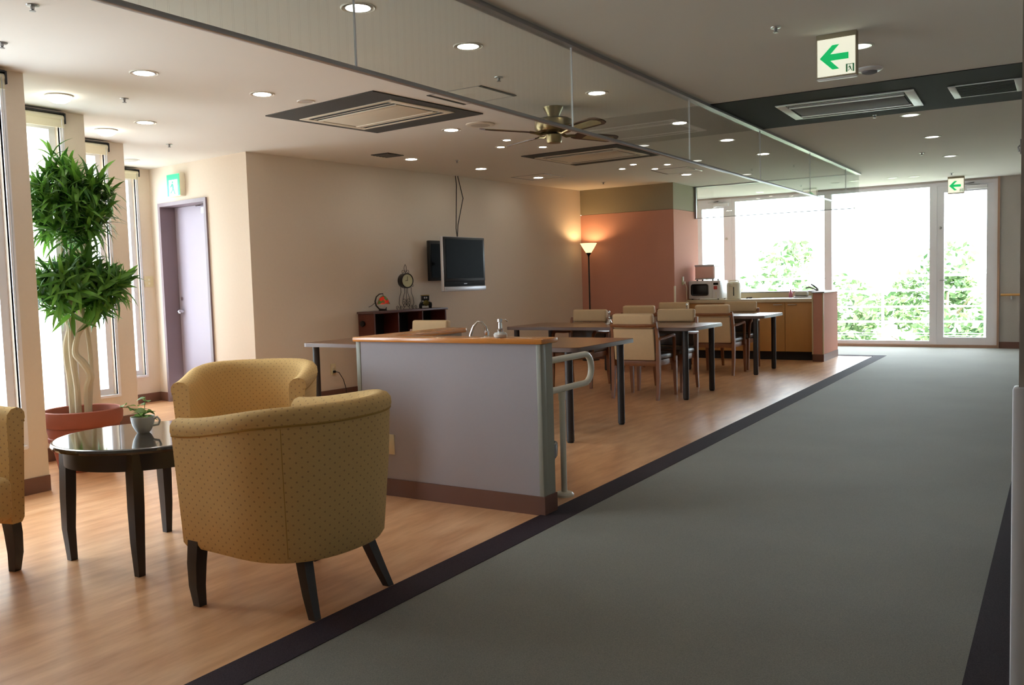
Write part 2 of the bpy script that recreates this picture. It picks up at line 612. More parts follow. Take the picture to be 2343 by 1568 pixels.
carpet_poly = [(1.2, -1.5), (1.2, 2.2), (-.08, 2.2), (-.08, 15.2), (-6.4, 15.2), (-6.4, 13.61), (-2.15, 13.61), (-2.15, -1.5)]
car = struct(MB().prism(carpet_poly, -.2, .003).build('floor_carpet', 'carpet'), 'grey-green corridor carpet')
struct(MB().prism([(-2.31, -1.5), (-2.15, -1.5), (-2.15, 13.61), (-4.6, 13.61), (-4.6, 13.45), (-2.31, 13.45)], -.2, .005).build('trim_1', 'border'), 'dark plum carpet border beside the wood floor')
struct(MB().box(-.24, -.08, 2.2, 15.2, .0032, .006).build('trim_2', 'border'), 'dark plum carpet border along the corridor wall')

# window wall of saw-tooth bays
WZ0, WZ1 = .31, 2.5
bays = [(0, [(1.0, 1.85), (2.12, 2.95)]), (1, [(3.17, 3.88)]), (2, [(4.15, 4.87)]), (3, [(5.2, 6.12)])]  # near bay's first opening: unseen window added to light the lounge
names = ['wall_bay_near', 'wall_bay_second', 'wall_bay_third', 'wall_bay_deep']
wcount = 0


def window(n, p0, ang, s0, s1, z0, z1, th=.12, fr=.045, mull=(), label=None, inset=.06, m='white_alu'):
    r = empty('window_%d' % n, (p0[0], p0[1], 0), ang)
    struct(r, label)
    f = MB()
    f.box(s0, s0 + fr, inset - .03, inset + .03, z0, z1).box(s1 - fr, s1, inset - .03, inset + .03, z0, z1)
    f.box(s0 + fr, s1 - fr, inset - .03, inset + .03, z0, z0 + fr).box(s0 + fr, s1 - fr, inset - .03, inset + .03, z1 - fr, z1)
    f.build('frame', m, r)
    for (a, b) in mull:
        MB().box(a, b, inset - .035, inset + .035, z0 + fr, z1 - fr).build('mullion', m, r)
    MB().box(s0 + .01, s1 - .01, inset - .004, inset + .004, z0 + .01, z1 - .01).build('pane', 'pane', r)
    return r


for (i, wins) in bays:
    X, y0, y1 = SAW[i]
    wall(names[i], (X, y0), (X, y1), 'wall', th=.12, openings=[(a - y0, b - y0, WZ0, WZ1) for a, b in wins], label='cream bay wall with a tall slim window')
    for (a, b) in wins:
        wcount += 1
        w = window(wcount, (X, y0), R(90), a - y0, b - y0, WZ0, WZ1, inset=.085, fr=.05, label='tall slim window in the cream bay wall')
        MB().box(a - y0 - .02, b - y0 + .02, -.02, .03, WZ0 - .025, WZ0, .004).build('sill', 'white_alu', w)
        MB().box(b - y0, b - y0 + .03, -.008, .02, WZ0 - .02, WZ1).build('casing', 'white_alu', w)
for i in range(3):
    X0, X1, Y = SAW[i][0], SAW[i + 1][0], SAW[i][2]
    wall('wall_bay_return', (X0 - .12, Y), (X1 - .12, Y), 'wall', th=.1, label='cream return between two window bays', base=False)

# door wall
dL = math.hypot(DW1[0] - DW0[0], DW1[1] - DW0[1])
dA, _ = lframe(DW0, DW1)
DS0, DS1, DZ = .17, 1.08, 2.19
wall('wall_door', DW0, DW1, 'wall', th=.3, openings=[(DS0, DS1, 0, DZ)], bskip=[(DS0, DS1)], label='cream wall holding the lavender door')
dr = struct(empty('door_1', (DW0[0], DW0[1], 0), dA), 'lavender-grey steel door in a deep mauve frame')
f = MB()
f.box(DS0, DS0 + .04, -.02, .24, 0, DZ).box(DS1 - .04, DS1, -.02, .24, 0, DZ).box(DS0 + .04, DS1 - .04, -.02, .24, DZ - .04, DZ)
f.build('frame', 'doorframe', dr)
leaf = MB().box(DS0 + .043, DS1 - .043, .16, .2, .008, DZ - .043).build('door_leaf', 'doorpaint', dr)
k = MB()
k.tube([(DS0 + .11, .16, 1.0), (DS0 + .11, .12, 1.0)], .02, 12)
k.lathe([(.0, 0), (.022, .004), (.028, .02), (.022, .038), (0, .042)], 16, Matrix.Translation((DS0 + .11, .125, 1.0)) @ Matrix.Rotation(R(90), 4, 'X'))
k.build('knob', 'chrome', leaf)
MB().tube([(DS0 + .11, .16, 1.14), (DS0 + .11, .148, 1.14)], .022, 14).build('lock', 'chrome', leaf)
MB().box(DS1 - .3, DS1 - .07, .115, .159, DZ - .14, DZ - .075, .005).build('closer', 'white_alu', leaf)
MB().tube([(DS1 - .16, .135, DZ - .07), (DS1 - .36, .1, DZ - .055), (DS1 - .1, .06, DZ - .048)], .008, 6).build('closer_arm', 'chrome', leaf)

# television wall, pink return block, end wall, corridor wall, walls behind the camera
wall('wall_left', TV0, TV1, 'wall', th=.14, label='long cream wall behind the television')
pk = wall('wall_pink', (-6.295, 12.15), (-4.79, 12.15), 'pink', th=.995, z1=2.2, label='pink lower wall of the dining corner', bskip=())
MB().box(0, 1.505, -.004, .995, 2.203, CEIL - .001).build('upper_band', 'taupe', pk)
MB().box(1.493, 1.517, -.006, .02, .1, 1.09, .004).build('corner_guard', 'offwhite', pk)
wall('wall_kitchen_side', (-6.0, 13.15), (-6.0, 15.2), 'wall', th=.1, label='wall beyond the kitchenette', base=False)

WY = 15.2
winops = [(-5.62, -4.93, 0, 2.555), (-4.93, -3.31, 0, 2.555), (-3.31, -1.73, 0, 2.555), (-1.73, -.85, 0, 2.555)]
wall('wall_back', (-6.4, WY), (-.08, WY), 'greywall', th=.2, openings=[(-5.62 + 6.4, -.85 + 6.4, 0, 2.555)], bskip=[(0, -.85 + 6.4)], label='grey end wall holding the big windows')
w = window(11, (0, WY), 0, -4.93, -3.31, .045, 2.555, fr=.06, label='wide full-height window pane behind the kitchenette')
w = window(12, (0, WY), 0, -3.31, -1.73, .045, 2.555, fr=.055, label='wide full-height window pane beside the glass door')
for (n, s0, s1, hs, lab) in ((2, -5.62, -4.93, 1, 'glazed balcony door behind the pink wall'), (3, -1.73, -.85, -1, 'glazed balcony door under the far exit sign')):
    g = struct(empty('door_%d' % n, (0, WY, 0), 0), lab)
    f = MB()
    f.box(s0, s0 + .05, .02, .1, 0, 2.555).box(s1 - .05, s1, .02, .1, 0, 2.555).box(s0 + .05, s1 - .05, .02, .1, 2.5, 2.555).box(s0 + .05, s1 - .05, .02, .1, 0, .05)
    f.build('frame', 'white_alu', g)
    lf = MB()
    a, b = s0 + .048, s1 - .048
    lf.box(a, a + .1, .03, .075, .048, 2.502).box(b - .1, b, .03, .075, .048, 2.502).box(a + .1, b - .1, .03, .075, 2.4, 2.502).box(a + .1, b - .1, .03, .075, .048, .16)
    dl = lf.build('door_leaf', 'white_alu', g)
    MB().box(a + .09, b - .09, .048, .056, .15, 2.41).build('pane', 'pane', dl)
    hx = a + .05 if hs < 0 else b - .05
    MB().tube([(hx, .03, 1.05), (hx, .0, 1.05), (hx - .09 * hs, -.005, 1.05)], .011, 8).build('lever_handle', 'steel', dl)
    MB().lathe([(0, 0), (.022, .002), (.022, .012), (0, .016)], 14, Matrix.Translation((hx, .03, 1.86)) @ Matrix.Rotation(R(90), 4, 'X')).build('lock', 'steel', dl)
    MB().box((s0 + s1) / 2 + .02, (s0 + s1) / 2 + .3, -.03, .03, 2.425, 2.48, .005).build('closer', 'white_alu', dl)
    MB().tube([((s0 + s1) / 2 + .2, 0, 2.485), ((s0 + s1) / 2 - .05, -.05, 2.5), ((s0 + s1) / 2 + .12, .0, 2.52)], .008, 6).build('closer_arm', 'steel', dl)
struct(MB().box(-4.93, -.85, WY - .02, WY + .12, 0, .045).build('trim_3', 'woodtrim'), 'tan wood sill under the end windows')
struct(MB().box(-.85, -.82, WY - .03, WY + .02, 0, CEIL).build('trim_4', 'woodtrim'), 'tan wood upright beside the balcony door')
wall('wall_right', (-.08, 15.2), (-.08, 2.2), 'greywall', th=.14, label='corridor side wall')
wall('wall_recess', (.06, 2.2), (1.2, 2.2), 'greywall', th=.14, label='short wall of the camera recess')
struct(MB().box(-.0915, -.0605, 2.185, 2.24, .1, .968, .006).build('trim_5', 'white_alu'), 'pale corner guard at the corridor wall end')
wall('wall_recess_side', (1.2, 2.2), (1.2, -1.5), 'greywall', th=.1, label='side wall of the camera recess')
wall('wall_front', (1.2, -1.5), (-5.52, -1.5), 'wall', th=.1, label='wall behind the camera')

# ------------------------------------------------------------------ outside: balcony, railing, trees, ground
struct(MB().box(-40, 40, 16.9, 90, -5.2, -5).build('ground', mat('ground_green', (150, 160, 120), .9, var=.2, vscale=.6)), 'pale ground far below the balcony')
struct(MB().box(-60, -9.5, -30, 16.8, -5.2, -5).build('ground_side', 'deck'), 'pale ground outside the bay windows')
struct(MB().box(-8.0, 2.0, 15.42, 16.95, -.2, -.03).build('floor_balcony', 'deck'), 'pale balcony deck outside the end windows')
rl = empty('balcony_railing', (0, 16.6, -.03), 0, 'white balcony railing of thin horizontal bars outside the end windows', 'railing')
for z in (.36, .62, .9, 1.15):
    MB().tube([(-7.6, 0, z), (1.6, 0, z)], .016 if z < 1 else .022, 8).build('rail', 'railwhite', rl)
for z in (.12, .16):
    MB().tube([(-7.6, 0, z), (1.6, 0, z)], .005, 6).build('cable', 'railwhite', rl)
for x in (-7.45, -5.86, -4.28, -2.69, -1.10, .49):
    MB().box(x - .02, x + .02, -.02, .02, 0, 1.16).build('post', 'railwhite', rl)


def tree(i, x, y, zb, h, rad, label, n=4200, seed=1):
    rnd = random.Random(seed)
    t = empty('leafy_tree', (x, y, zb), 0, label, 'tree', 'trees beyond the balcony')
    tr = MB()
    tr.tube([(0, 0, 0), (.05, .03, h * .3), (-.04, .06, h * .6), (.05, 0, h * .85)], [.13, .11, .08, .03], 8)
    for k in range(6):
        an = k * 1.05
        z = h * (.3 + .08 * k)
        tr.tube([(0, 0, z), (rad * .35 * math.cos(an), rad * .35 * math.sin(an), z + .5), (rad * .7 * math.cos(an), rad * .7 * math.sin(an), z + .9)], [.05, .035, .012], 6)
    tr.build('trunk', 'trunkbark', t)
    c = MB()
    blobs = []
    for k in range(26):
        an, zz = rnd.uniform(0, 6.283), rnd.uniform(.22, 1.0)
        rr = rad * math.sin(math.pi * min(1, max(.12, (zz - .1) * .95))) ** .6 * rnd.uniform(.35, 1)
        blobs.append((rr * math.cos(an), rr * math.sin(an), zz * h, rnd.uniform(.45, .85) * rad * .45))
    for k in range(n):
        bx, by, bz, br = blobs[k % len(blobs)]
        d = Vector((rnd.gauss(0, 1), rnd.gauss(0, 1), rnd.gauss(0, 1))).normalized() * br * rnd.uniform(.55, 1.05)
        p = Vector((bx, by, bz)) + d
        a = Vector((rnd.gauss(0, 1), rnd.gauss(0, 1), rnd.gauss(0, .6))).normalized()
        b = a.cross(Vector((rnd.gauss(0, 1), rnd.gauss(0, 1), rnd.gauss(0, 1)))).normalized()
        s = rnd.uniform(.07, .15)
        c.add([p - a * s, p + b * s * .45, p + a * s, p - b * s * .45], [(0, 1, 2, 3)])
    o = bpy.data.objects.new('crown', None)
    me = bpy.data.meshes.new('crown')
    me.from_pydata(c.v, [], c.f)
    me.materials.append(M['treeleaf'])
    bpy.data.objects.remove(o)
    o = bpy.data.objects.new('crown', me)
    COL.objects.link(o)
    o.parent = t
    o['kind'] = 'stuff'


for i, (x, y, h, rad, lab) in enumerate((
        (-1.2, 20.2, 5.4, 1.5, 'leafy tree seen through the glazed balcony door'),
        (-4.5, 20.6, 5.6, 1.5, 'leafy tree filling the window beside the glazed door'),
        (-7.9, 21.0, 5.3, 1.5, 'leafy tree above the low pink kitchenette wall'),
        (-11.3, 21.6, 5.4, 1.5, 'leafy tree behind the kitchenette sink'),
        (-14.7, 22.0, 5.6, 1.5, 'leafy tree behind the microwave'),
        (-2.6, 25.5, 6.6, 1.9, 'taller tree standing behind the trees at the glazed door'),
        (-6.6, 25.8, 6.8, 1.9, 'taller tree behind the middle of the window row'),
        (-10.8, 26.2, 6.6, 1.9, 'taller tree behind the kitchenette window'),
        (2.2, 20.9, 5.4, 1.5, 'leafy tree past the end of the balcony'))):
    tree(i, x, y, -5, h, rad, lab, seed=i + 3)

# ------------------------------------------------------------------ glass smoke barriers under the ceiling
gb = empty('smoke_barrier', (-2.42, 0, CEIL), 0, 'long hanging glass smoke barrier along the carpet edge', 'glass screen')
GH = .475
js = [-1.4, .88, 2.75, 4.60, 6.49, 8.33, 10.25, 12.16, 13.03]
for a, b in zip(js, js[1:]):
    MB().box(-.004, .004, a + .004, b - .004, -GH, -.002).build('pane', 'barrier', gb)
for a in js[1:-1]:
    MB().box(-.0045, .0045, a - .0025, a + .0025, -GH, -.02).build('joint', 'white_alu', gb)
MB().box(-.014, .014, -1.4, 13.03, -GH - .018, -GH, .003).build('bottom_rail', 'grey_alu', gb)
MB().box(-.03, .03, -1.4, 13.04, -.022, 0).build('top_rail', 'grey_alu', gb)
g2 = empty('smoke_barrier', (-4.79, 13.02, CEIL), 0, 'short hanging glass smoke barrier over the kitchenette', 'glass screen')
for a, b in ((.03, 1.18), (1.18, 2.33)):
    MB().box(a + .003, b - .003, -.004, .004, -GH, -.002).build('pane', 'barrier', g2)
MB().box(0, .03, -.014, .014, -GH - .012, 0).build('end_rail', 'grey_alu', g2)
MB().box(.03, 2.33, -.008, .008, -GH - .01, -GH, .002).build('bottom_rail', 'grey_alu', g2)
MB().box(0, 2.33, -.02, .02, -.016, 0).build('top_rail', 'grey_alu', g2)


# ------------------------------------------------------------------ ceiling fittings
def downlight(x, y, r, label, group, on='lamp_on', z=CEIL):
    d = empty('downlight', (x, y, z), 0, label, 'ceiling light', group)
    MB().lathe([(r, 0), (r + .012, -.006), (r + .016, -.003), (r + .016, 0)], 28).build('trim_ring', 'trimwhite', d)
    MB().lathe([(r, -.0045), (r * .8, -.003), (r * .62, -.0022), (r * .6, -.0018)], 28).build('reflector', 'reflector', d)
    MB().lathe([(r * .86, -.0048), (r * .5, -.0062), (0.001, -.0066)], 24).build('lamp', on, d)
    return d


lounge = [(-4.84, 3.54, 'recessed downlight nearest the bay windows, above the round table'), (-4.75, 4.41, 'recessed downlight beside the small dim spot before the charcoal panel'),
          (-6.24, 4.55, 'recessed downlight between the dome lights and the lounge wall'), (-2.93, 3.36, 'recessed downlight behind the glass beside its first joint'),
          (-2.91, 4.27, 'recessed downlight behind the glass, second along the barrier'), (-2.90, 5.9, 'recessed downlight behind the glass near the fan'),
          (-2.89, 7.51, 'recessed downlight behind the glass just past the fan'), (-2.88, 8.78, 'recessed downlight behind the glass at the third joint'), (-2.89, 10.08, 'recessed downlight behind the glass, last of its row'),
          (-4.61, 6.46, 'recessed downlight beside the round ceiling speaker'), (-6.01, 7.66, 'recessed downlight by the square vent near the television wall'),
          (-5.92, 8.88, 'recessed downlight above the television'), (-5.88, 10.17, 'recessed downlight inside the ceiling hatch near the lamp corner'), (-4.28, 11.34, 'recessed downlight nearest the pink wall')]
for (x, y, lab) in lounge:
    downlight(x, y, .07, lab, 'recessed downlights')
for (x, y, lab) in ((-8.115, 5.73, 'unlit recessed downlight by the lavender door'),):
    downlight(x, y, .065, lab, 'recessed downlights', 'reflector')
for (x, y, lab) in ((-4.54, 7.27, 'small bright spot under the fan blade tip'), (-4.82, 7.6, 'small bright spot behind the fan blade, nearer the wall'), (-4.50, 7.89, 'small bright spot between the fan and second charcoal panel'),
                    (-4.66, 10.14, 'small bright spot past the second charcoal panel, nearer the wall'), (-4.38, 9.85, 'small bright spot past the second charcoal panel, nearer the glass'),
                    (-4.07, 10.15, 'small bright spot beside the far ceiling hatch, nearer the glass'), (-4.35, 10.44, 'small bright spot at the corner of the far ceiling hatch')):
    downlight(x, y, .042, lab, 'small bright spots', 'spot_on')
for (x, y, lab) in ((-1.06, 5.73, 'corridor downlight half hidden by the near exit sign'), (-1.156, 8.53, 'corridor downlight just past the dark ceiling band'), (-1.16, 10.08, 'second corridor downlight past the dark ceiling band'),
                    (-1.178, 11.95, 'third corridor downlight past the dark ceiling band')):
    downlight(x, y, .07, lab, 'corridor downlights', 'corridor_on')
for (x, y, lab) in ((-2.15, 14.09, 'flush round fitting on the ceiling before the end windows'), (-1.865, 14.16, 'smaller flush round fitting before the end windows')):
    downlight(x, y, .06, lab, 'corridor downlights', 'reflector')
d = empty('spot_downlight', (-4.70, 4.78, CEIL), 0, 'small dim spot at the corner of the charcoal panel', 'ceiling light')
MB().lathe([(.05, 0), (.062, -.006), (.066, 0)], 24).build('trim_ring', 'trimwhite', d)
MB().lathe([(.05, -.004), (.03, -.003), (.001, -.003)], 20).build('lamp', 'reflector', d)
for (x, y, lab) in ((-5.82, 3.58, 'glowing dome light in the second window bay'), (-6.76, 4.55, 'glowing dome light in the third window bay')):
    d = empty('dome_light', (x, y, CEIL), 0, lab, 'ceiling light', 'dome lights in the bays')
    MB().lathe([(.085, 0), (.088, -.008), (.08, -.012), (.07, -.012)], 28).build('trim_ring', 'trimwhite', d)
    MB().lathe([(.078, -.010), (.07, -.03), (.045, -.046), (.001, -.05)], 24).build('dome', 'spot_on', d)
sprs = [(-4.10, 2.42, 'sprinkler head above the armchairs'), (-4.83, 2.67, 'sprinkler head over the near window bay'), (-5.58, 3.91, 'sprinkler head before the second window bay'), (-7.01, 5.35, 'sprinkler head before the lavender door'),
        (-3.19, 5.03, 'sprinkler head behind the glass before the fan'), (-5.71, 8.09, 'sprinkler head near the television cables'), (-5.51, 11.35, 'sprinkler head near the lamp corner'),
        (-1.36, 5.0, 'sprinkler head before the near exit sign'), (-1.41, 8.29, 'sprinkler head at the edge of the dark band'), (-1.42, 11.38, 'sprinkler head far along the corridor ceiling'),
        (-2.88, 11.37, 'sprinkler head behind the far glass'), (-1.37, 14.09, 'sprinkler head above the far exit sign')]
s0 = None
for (x, y, lab) in sprs:
    if s0 is None:
        s0 = empty('sprinkler_head', (x, y, CEIL), 0, lab, 'sprinkler', 'ceiling sprinklers')
        s0.scale = (.8, .8, .8)
        MB().lathe([(.001, 0), (.036, -.001), (.034, -.006), (.016, -.008)], 20).build('escutcheon', 'steel', s0)
        MB().lathe([(.012, -.006), (.011, -.024), (.006, -.028), (.018, -.034), (.018, -.037), (.001, -.038)], 14).build('nozzle', 'grey_alu', s0)
    else:
        dup(s0, (x, y, CEIL), 0, lab)
d = empty('smoke_detector', (-1.12, 6.4, CEIL), 0, 'round white smoke detector behind the near exit sign', 'detector')
MB().lathe([(.085, 0), (.085, -.008), (.07, -.018), (.045, -.02)], 28).build('base', 'acwhite', d)
MB().lathe([(.05, -.016), (.048, -.03), (.03, -.036), (.001, -.037)], 24).build('sensor', 'acgrille', d)
d = empty('ceiling_speaker', (-4.26, 6.4, CEIL), 0, 'round beige ceiling speaker beside the fan', 'speaker')
MB().lathe([(.125, 0), (.125, -.008), (.115, -.012), (.1, -.012)], 32).build('rim', 'acbeige', d)
MB().lathe([(.108, -.010), (.06, -.014), (.001, -.015)], 32).build('grille', mat('speaker_mesh', (176, 164, 148), .8, var=.1, vscale=90), d)


def ac_unit(pcs, ucs, name, label, pm, um, grille):
    """cassette air conditioner: corner points (plan) of the dark panel and of the unit"""
    c = [sum(p[0] for p in ucs) / 4, sum(p[1] for p in ucs) / 4]
    r = empty(name, (c[0], c[1], CEIL), 0, label, 'air conditioner')
    if pcs:
        MB().prism([(p[0] - c[0], p[1] - c[1]) for p in pcs], -.008, 0).build('surround_panel', pm, r)
    ux = Vector((ucs[1][0] - ucs[0][0], ucs[1][1] - ucs[0][1], 0))
    uy = Vector((ucs[3][0] - ucs[0][0], ucs[3][1] - ucs[0][1], 0))
    W, D = ux.length, uy.length
    an = math.atan2(ux.y, ux.x)
    mx = Matrix.Rotation(an, 4, 'Z')
    hw, hd = W / 2, D / 2
    f = MB()
    b = .035
    f.box(-hw, hw, -hd, -hd + b, -.014, -.006, .002, mx).box(-hw, hw, hd - b, hd, -.014, -.006, .002, mx)
    f.box(-hw, -hw + b * 2, -hd + b, hd - b, -.014, -.006, .002, mx).box(hw - b * 2, hw, -hd + b, hd - b, -.014, -.006, .002, mx)
    f.build('frame', um, r)
    MB().box(-hw + b, hw - b, -hd + b, hd - b, -.0105, -.009, 0, mx).build('air_slot', 'slit', r)
    for sy in (-1, 1):
        y0 = sy * (hd - b - .055)
        MB().box(-hw + b * 2.2, hw - b * 2.2, y0 - .006, y0 + .006, -.013, -.0105, 0, mx).build('louver', um, r)
    MB().box(-hw + b * 2.6, hw - b * 2.6, -hd + .165, hd - .165, -.015, -.0105, .002, mx).build('intake_panel', grille, r)
    for sy in (-1, 1):
        y0 = sy * (hd - .145)
        MB().box(-hw + b * 2.3, hw - b * 2.3, y0 - .02, y0 + .02, -.02, -.0105, .004, mx).build('vane', um, r)


ac_unit([(-5.32, 4.96), (-4.09, 4.81), (-3.97, 6.01), (-5.18, 6.13)], [(-5.198, 5.21), (-4.148, 5.088), (-4.099, 5.797), (-5.147, 5.896)], 'ceiling_air_conditioner', 'beige ceiling air conditioner in the charcoal panel before the fan', 'darkpanel', 'acbeige', 'acbeige')
ac_unit([(-5.01, 8.30), (-3.84, 8.23), (-3.80, 9.30), (-4.93, 9.42)], [(-4.948, 8.496), (-3.925, 8.427), (-3.882, 9.144), (-4.917, 9.218)], 'ceiling_air_conditioner', 'beige ceiling air conditioner in the charcoal panel past the fan', 'darkpanel', 'acbeige', 'acbeige')
struct(MB().box(-2.39, -.08, 6.88, 8.35, CEIL - .006, CEIL + .01).build('ceiling_band', 'darkband'), 'dark band across the corridor ceiling')
ac_unit(None, [(-2.0, 7.27), (-.978, 7.3), (-.978, 8.03), (-2.0, 8.02)], 'ceiling_air_conditioner', 'white ceiling air conditioner in the dark corridor band', 'darkband', 'acwhite', 'acgrille')
d = empty('ceiling_return_grille', (-.51, 7.65, CEIL), 0, 'dark slotted return grille with white ends in the corridor band', 'vent')
for sx in (-1, 1):
    MB().box(sx * .215 - .025, sx * .215 + .025, -.26, .26, -.014, -.006, .003).build('end_frame', 'acwhite', d)
    MB().box(-.19, .19, sx * .255 - .005, sx * .255 + .005, -.012, -.006).build('side_frame', 'acwhite', d)
for k in range(9):
    MB().box(-.19, .19, -.235 + k * .055, -.205 + k * .055, -.011, -.006).build('slat', 'slit', d)
d = empty('ceiling_vent', (-6.0, 7.25, CEIL), 0, 'small square dark vent near the television wall', 'vent')
MB().box(-.115, .115, -.13, .13, -.008, 0, .002).build('frame', 'darkpanel', d)
for k in range(5):
    MB().box(-.1, .1, -.11 + k * .048, -.09 + k * .048, -.013, -.007).build('slat', mat('vent_slat', (84, 74, 66), .6) if k == 0 else bpy.data.materials['vent_slat'], d)


def hatch(cx, cy, w, h, rz, name, label, dark):
    d = empty(name, (cx, cy, CEIL), rz, label, 'ceiling hatch')
    MB().box(-w / 2, w / 2, -h / 2, h / 2, -.002, 0).build('panel', 'ceiling', d)
    for sx in (-1, 1):
        MB().box(sx * w / 2 - .012, sx * w / 2 + .012, -h / 2, h / 2, -.006, -.001).build('slot_edge', dark, d)
    for sy in (-1, 1):
        MB().box(-w / 2, w / 2, sy * h / 2 - .003, sy * h / 2 + .003, -.004, -.001).build('thin_edge', 'grey_alu', d)


hatch(-3.65, 5.385, .46, .44, R(-2), 'ceiling_hatch', 'square ceiling hatch with two dark slots before the fan', 'darkpanel')
hatch(-4.21, 10.82, .47, .54, 0, 'ceiling_hatch', 'square ceiling hatch with bright edges near the far glass', 'chrome')
hatch(-5.85, 10.12, .5, .5, R(-4), 'ceiling_hatch', 'square ceiling hatch lit by the floor lamp', 'grey_alu')

# ceiling fan
fan = empty('ceiling_fan', (-3.41, 6.16, CEIL), 0, 'antique brass ceiling fan with cane-inset walnut blades', 'ceiling fan')
MB().lathe([(.001, 0), (.078, 0), (.074, -.015), (.05, -.06), (.046, -.075), (.001, -.075)], 28).build('canopy', 'brass', fan)
MB().lathe([(.04, -.07), (.05, -.085), (.12, -.09), (.148, -.105), (.15, -.165), (.135, -.19), (.06, -.2), (.001, -.2)], 36).build('motor', 'brass', fan)
MB().lathe([(.03, -.195), (.062, -.215), (.062, -.265), (.056, -.278), (.001, -.282)], 28).build('switch_housing', 'brass', fan)
for an in (66, 154, 240, 332):
    mx = Matrix.Rotation(R(an), 4, 'Z') @ Matrix.Translation((0, 0, -.205))
    MB().tube([(.06, 0, .01), (.12, 0, -.012), (.17, 0, -.004), (.215, 0, .0)], [.014, .012, .011, .01], 8, mx).build('blade_iron', 'brass', fan)
    bx = mx @ Matrix.Rotation(R(-13), 4, 'X')
    out = [(.2, -.045), (.24, -.058), (.58, -.068), (.625, -.05), (.64, -.02), (.64, .02), (.625, .05), (.58, .068), (.24, .058), (.2, .045)]
    b = MB().prism(out, -.004, .004, bx).build('blade', 'blade', fan)
    MB().prism([(.31, -.036), (.57, -.046), (.6, -.02), (.6, .02), (.57, .046), (.31, .036)], -.0055, .0055, bx).build('cane_inset', 'cane', b)


# exit signs
def exit_sign(x, y, label, s=1.0):
    e = empty('exit_sign', (x, y, CEIL), 0, label, 'exit sign', 'hanging exit signs')
    w, hh = .222 * s, .245 * s
    MB().box(-w / 2, w / 2, 0, .045, -hh, 0, .003).build('housing', mat('sign_case', (150, 140, 118), .5) if 'sign_case' not in bpy.data.materials else bpy.data.materials['sign_case'], e)
    MB().box(-w / 2 + .004, w / 2 - .004, .002, .043, -hh - .008, -hh, .002).build('bottom_lens', 'acwhite', e)
    MB().box(-w / 2 + .008, w / 2 - .008, -.004, 0, -hh + .008, -.03).build('face', 'sign_face', e)
    zc = -.135
    A = [(-.085, 0), (-.016, .068), (.022, .068), (-.026, .018), (.072, .018), (.072, -.018), (-.026, -.018), (.022, -.068), (-.016, -.068)]
    mx = Matrix.Translation((-.005, -.004, zc)) @ Matrix.Rotation(R(90), 4, 'X')
    MB().prism(A, 0, .002, mx).build('arrow', 'sign_green', e)
    pic = MB()
    mp = Matrix.Translation((.075, -.004, -.205)) @ Matrix.Rotation(R(90), 4, 'X')
    pic.prism([(-.022, -.022), (-.014, -.022), (-.014, .022), (-.022, .022)], 0, .002, mp)
    pic.prism([(.014, -.022), (.022, -.022), (.022, .022), (.014, .022)], 0, .002, mp)
    pic.prism([(-.014, .019), (.014, .019), (.014, .022), (-.014, .022)], 0, .002, mp)
    pic.prism([(-.004, .010), (.001, .010), (.001, .015), (-.004, .015)], 0, .002, mp)
    pic.prism([(-.006, .008), (.003, .008), (.006, -.006), (.001, -.008)], 0, .002, mp)
    pic.prism([(.001, -.006), (.006, -.006), (.011, -.018), (.008, -.019)], 0, .002, mp)
    pic.prism([(.0, -.006), (-.004, -.007), (-.011, -.016), (-.009, -.018)], 0, .002, mp)
    pic.prism([(-.005, .007), (-.011, .001), (-.010, -.001), (-.003, .003)], 0, .002, mp)
    pic.build('running_figure', mat('sign_print', (60, 150, 100), .6) if 'sign_print' not in bpy.data.materials else bpy.data.materials['sign_print'], e)


exit_sign(-1.11, 5.33, 'near hanging exit sign with a green arrow')
exit_sign(-1.367, 14.66, 'far hanging exit sign before the glazed door')
e = empty('wall_exit_sign', (DW0[0], DW0[1], 0), dA, 'green exit sign on the wall above the lavender door', 'exit sign')
MB().box(.45, .70, -.062, -.001, 2.235, 2.475, .003).build('housing', 'offwhite', e)
MB().box(.457, .693, -.066, -.062, 2.242, 2.468).build('face', 'sign_green', e)
MB().box(.5, .66, -.068, -.066, 2.245, 2.41).build('doorway', 'sign_face', e)
fg = MB()
mp = Matrix.Translation((.57, -.068, 2.33)) @ Matrix.Rotation(R(90), 4, 'X')
for poly in ([(-.012, .045), (.01, .045), (.01, .065), (-.012, .065)], [(-.025, .04), (.012, .04), (.02, -.02), (-.005, -.025)], [(.0, -.02), (.02, -.02), (.045, -.07), (.03, -.075)], [(-.005, -.02), (.012, -.02), (-.04, -.065), (-.05, -.055)], [(-.02, .038), (-.05, .005), (-.044, -.004), (-.01, .02)]):
    fg.prism(poly, 0, .002, mp)
fg.build('running_figure', 'sign_green', e)

# roller blinds over the bay windows
for (i, wins) in bays:
    X, y0, y1 = SAW[i]
    for (a, b) in wins:
        lab = {1.0: 'roller blind over the unseen bay window added for light', 2.12: 'roller blind over the near bay window', 3.17: 'rolled-up blind over the window behind the plant', 4.15: 'rolled-up blind over the third bay window', 5.2: 'rolled-up blind over the window next to the lavender door'}[a]
        r = empty('roller_blind', (X, a, 2.5), R(90), lab, 'blind', 'roller blinds in the bays')
        L = b - a
        MB().tube([(0, -.045, .02), (L, -.045, .02)], .026, 12).build('roll', 'blindfabric', r)
        MB().box(0, L, -.066, -.06, -.05, .02).build('fabric', 'blindfabric', r)
        for x in (-.012, L):
            MB().box(x, x + .012, -.075, -.001, -.02, .058, .002).build('bracket', 'dark_alu', r)
        MB().box(0, L, -.075, -.0, .05, .06).build('headrail', 'dark_alu', r)
        MB().tube([(L - .02, -.07, .02), (L - .02, -.075, -.8), (L - .03, -.075, -1.6)], .0025, 5).build('pull_chain', 'grey_alu', r)


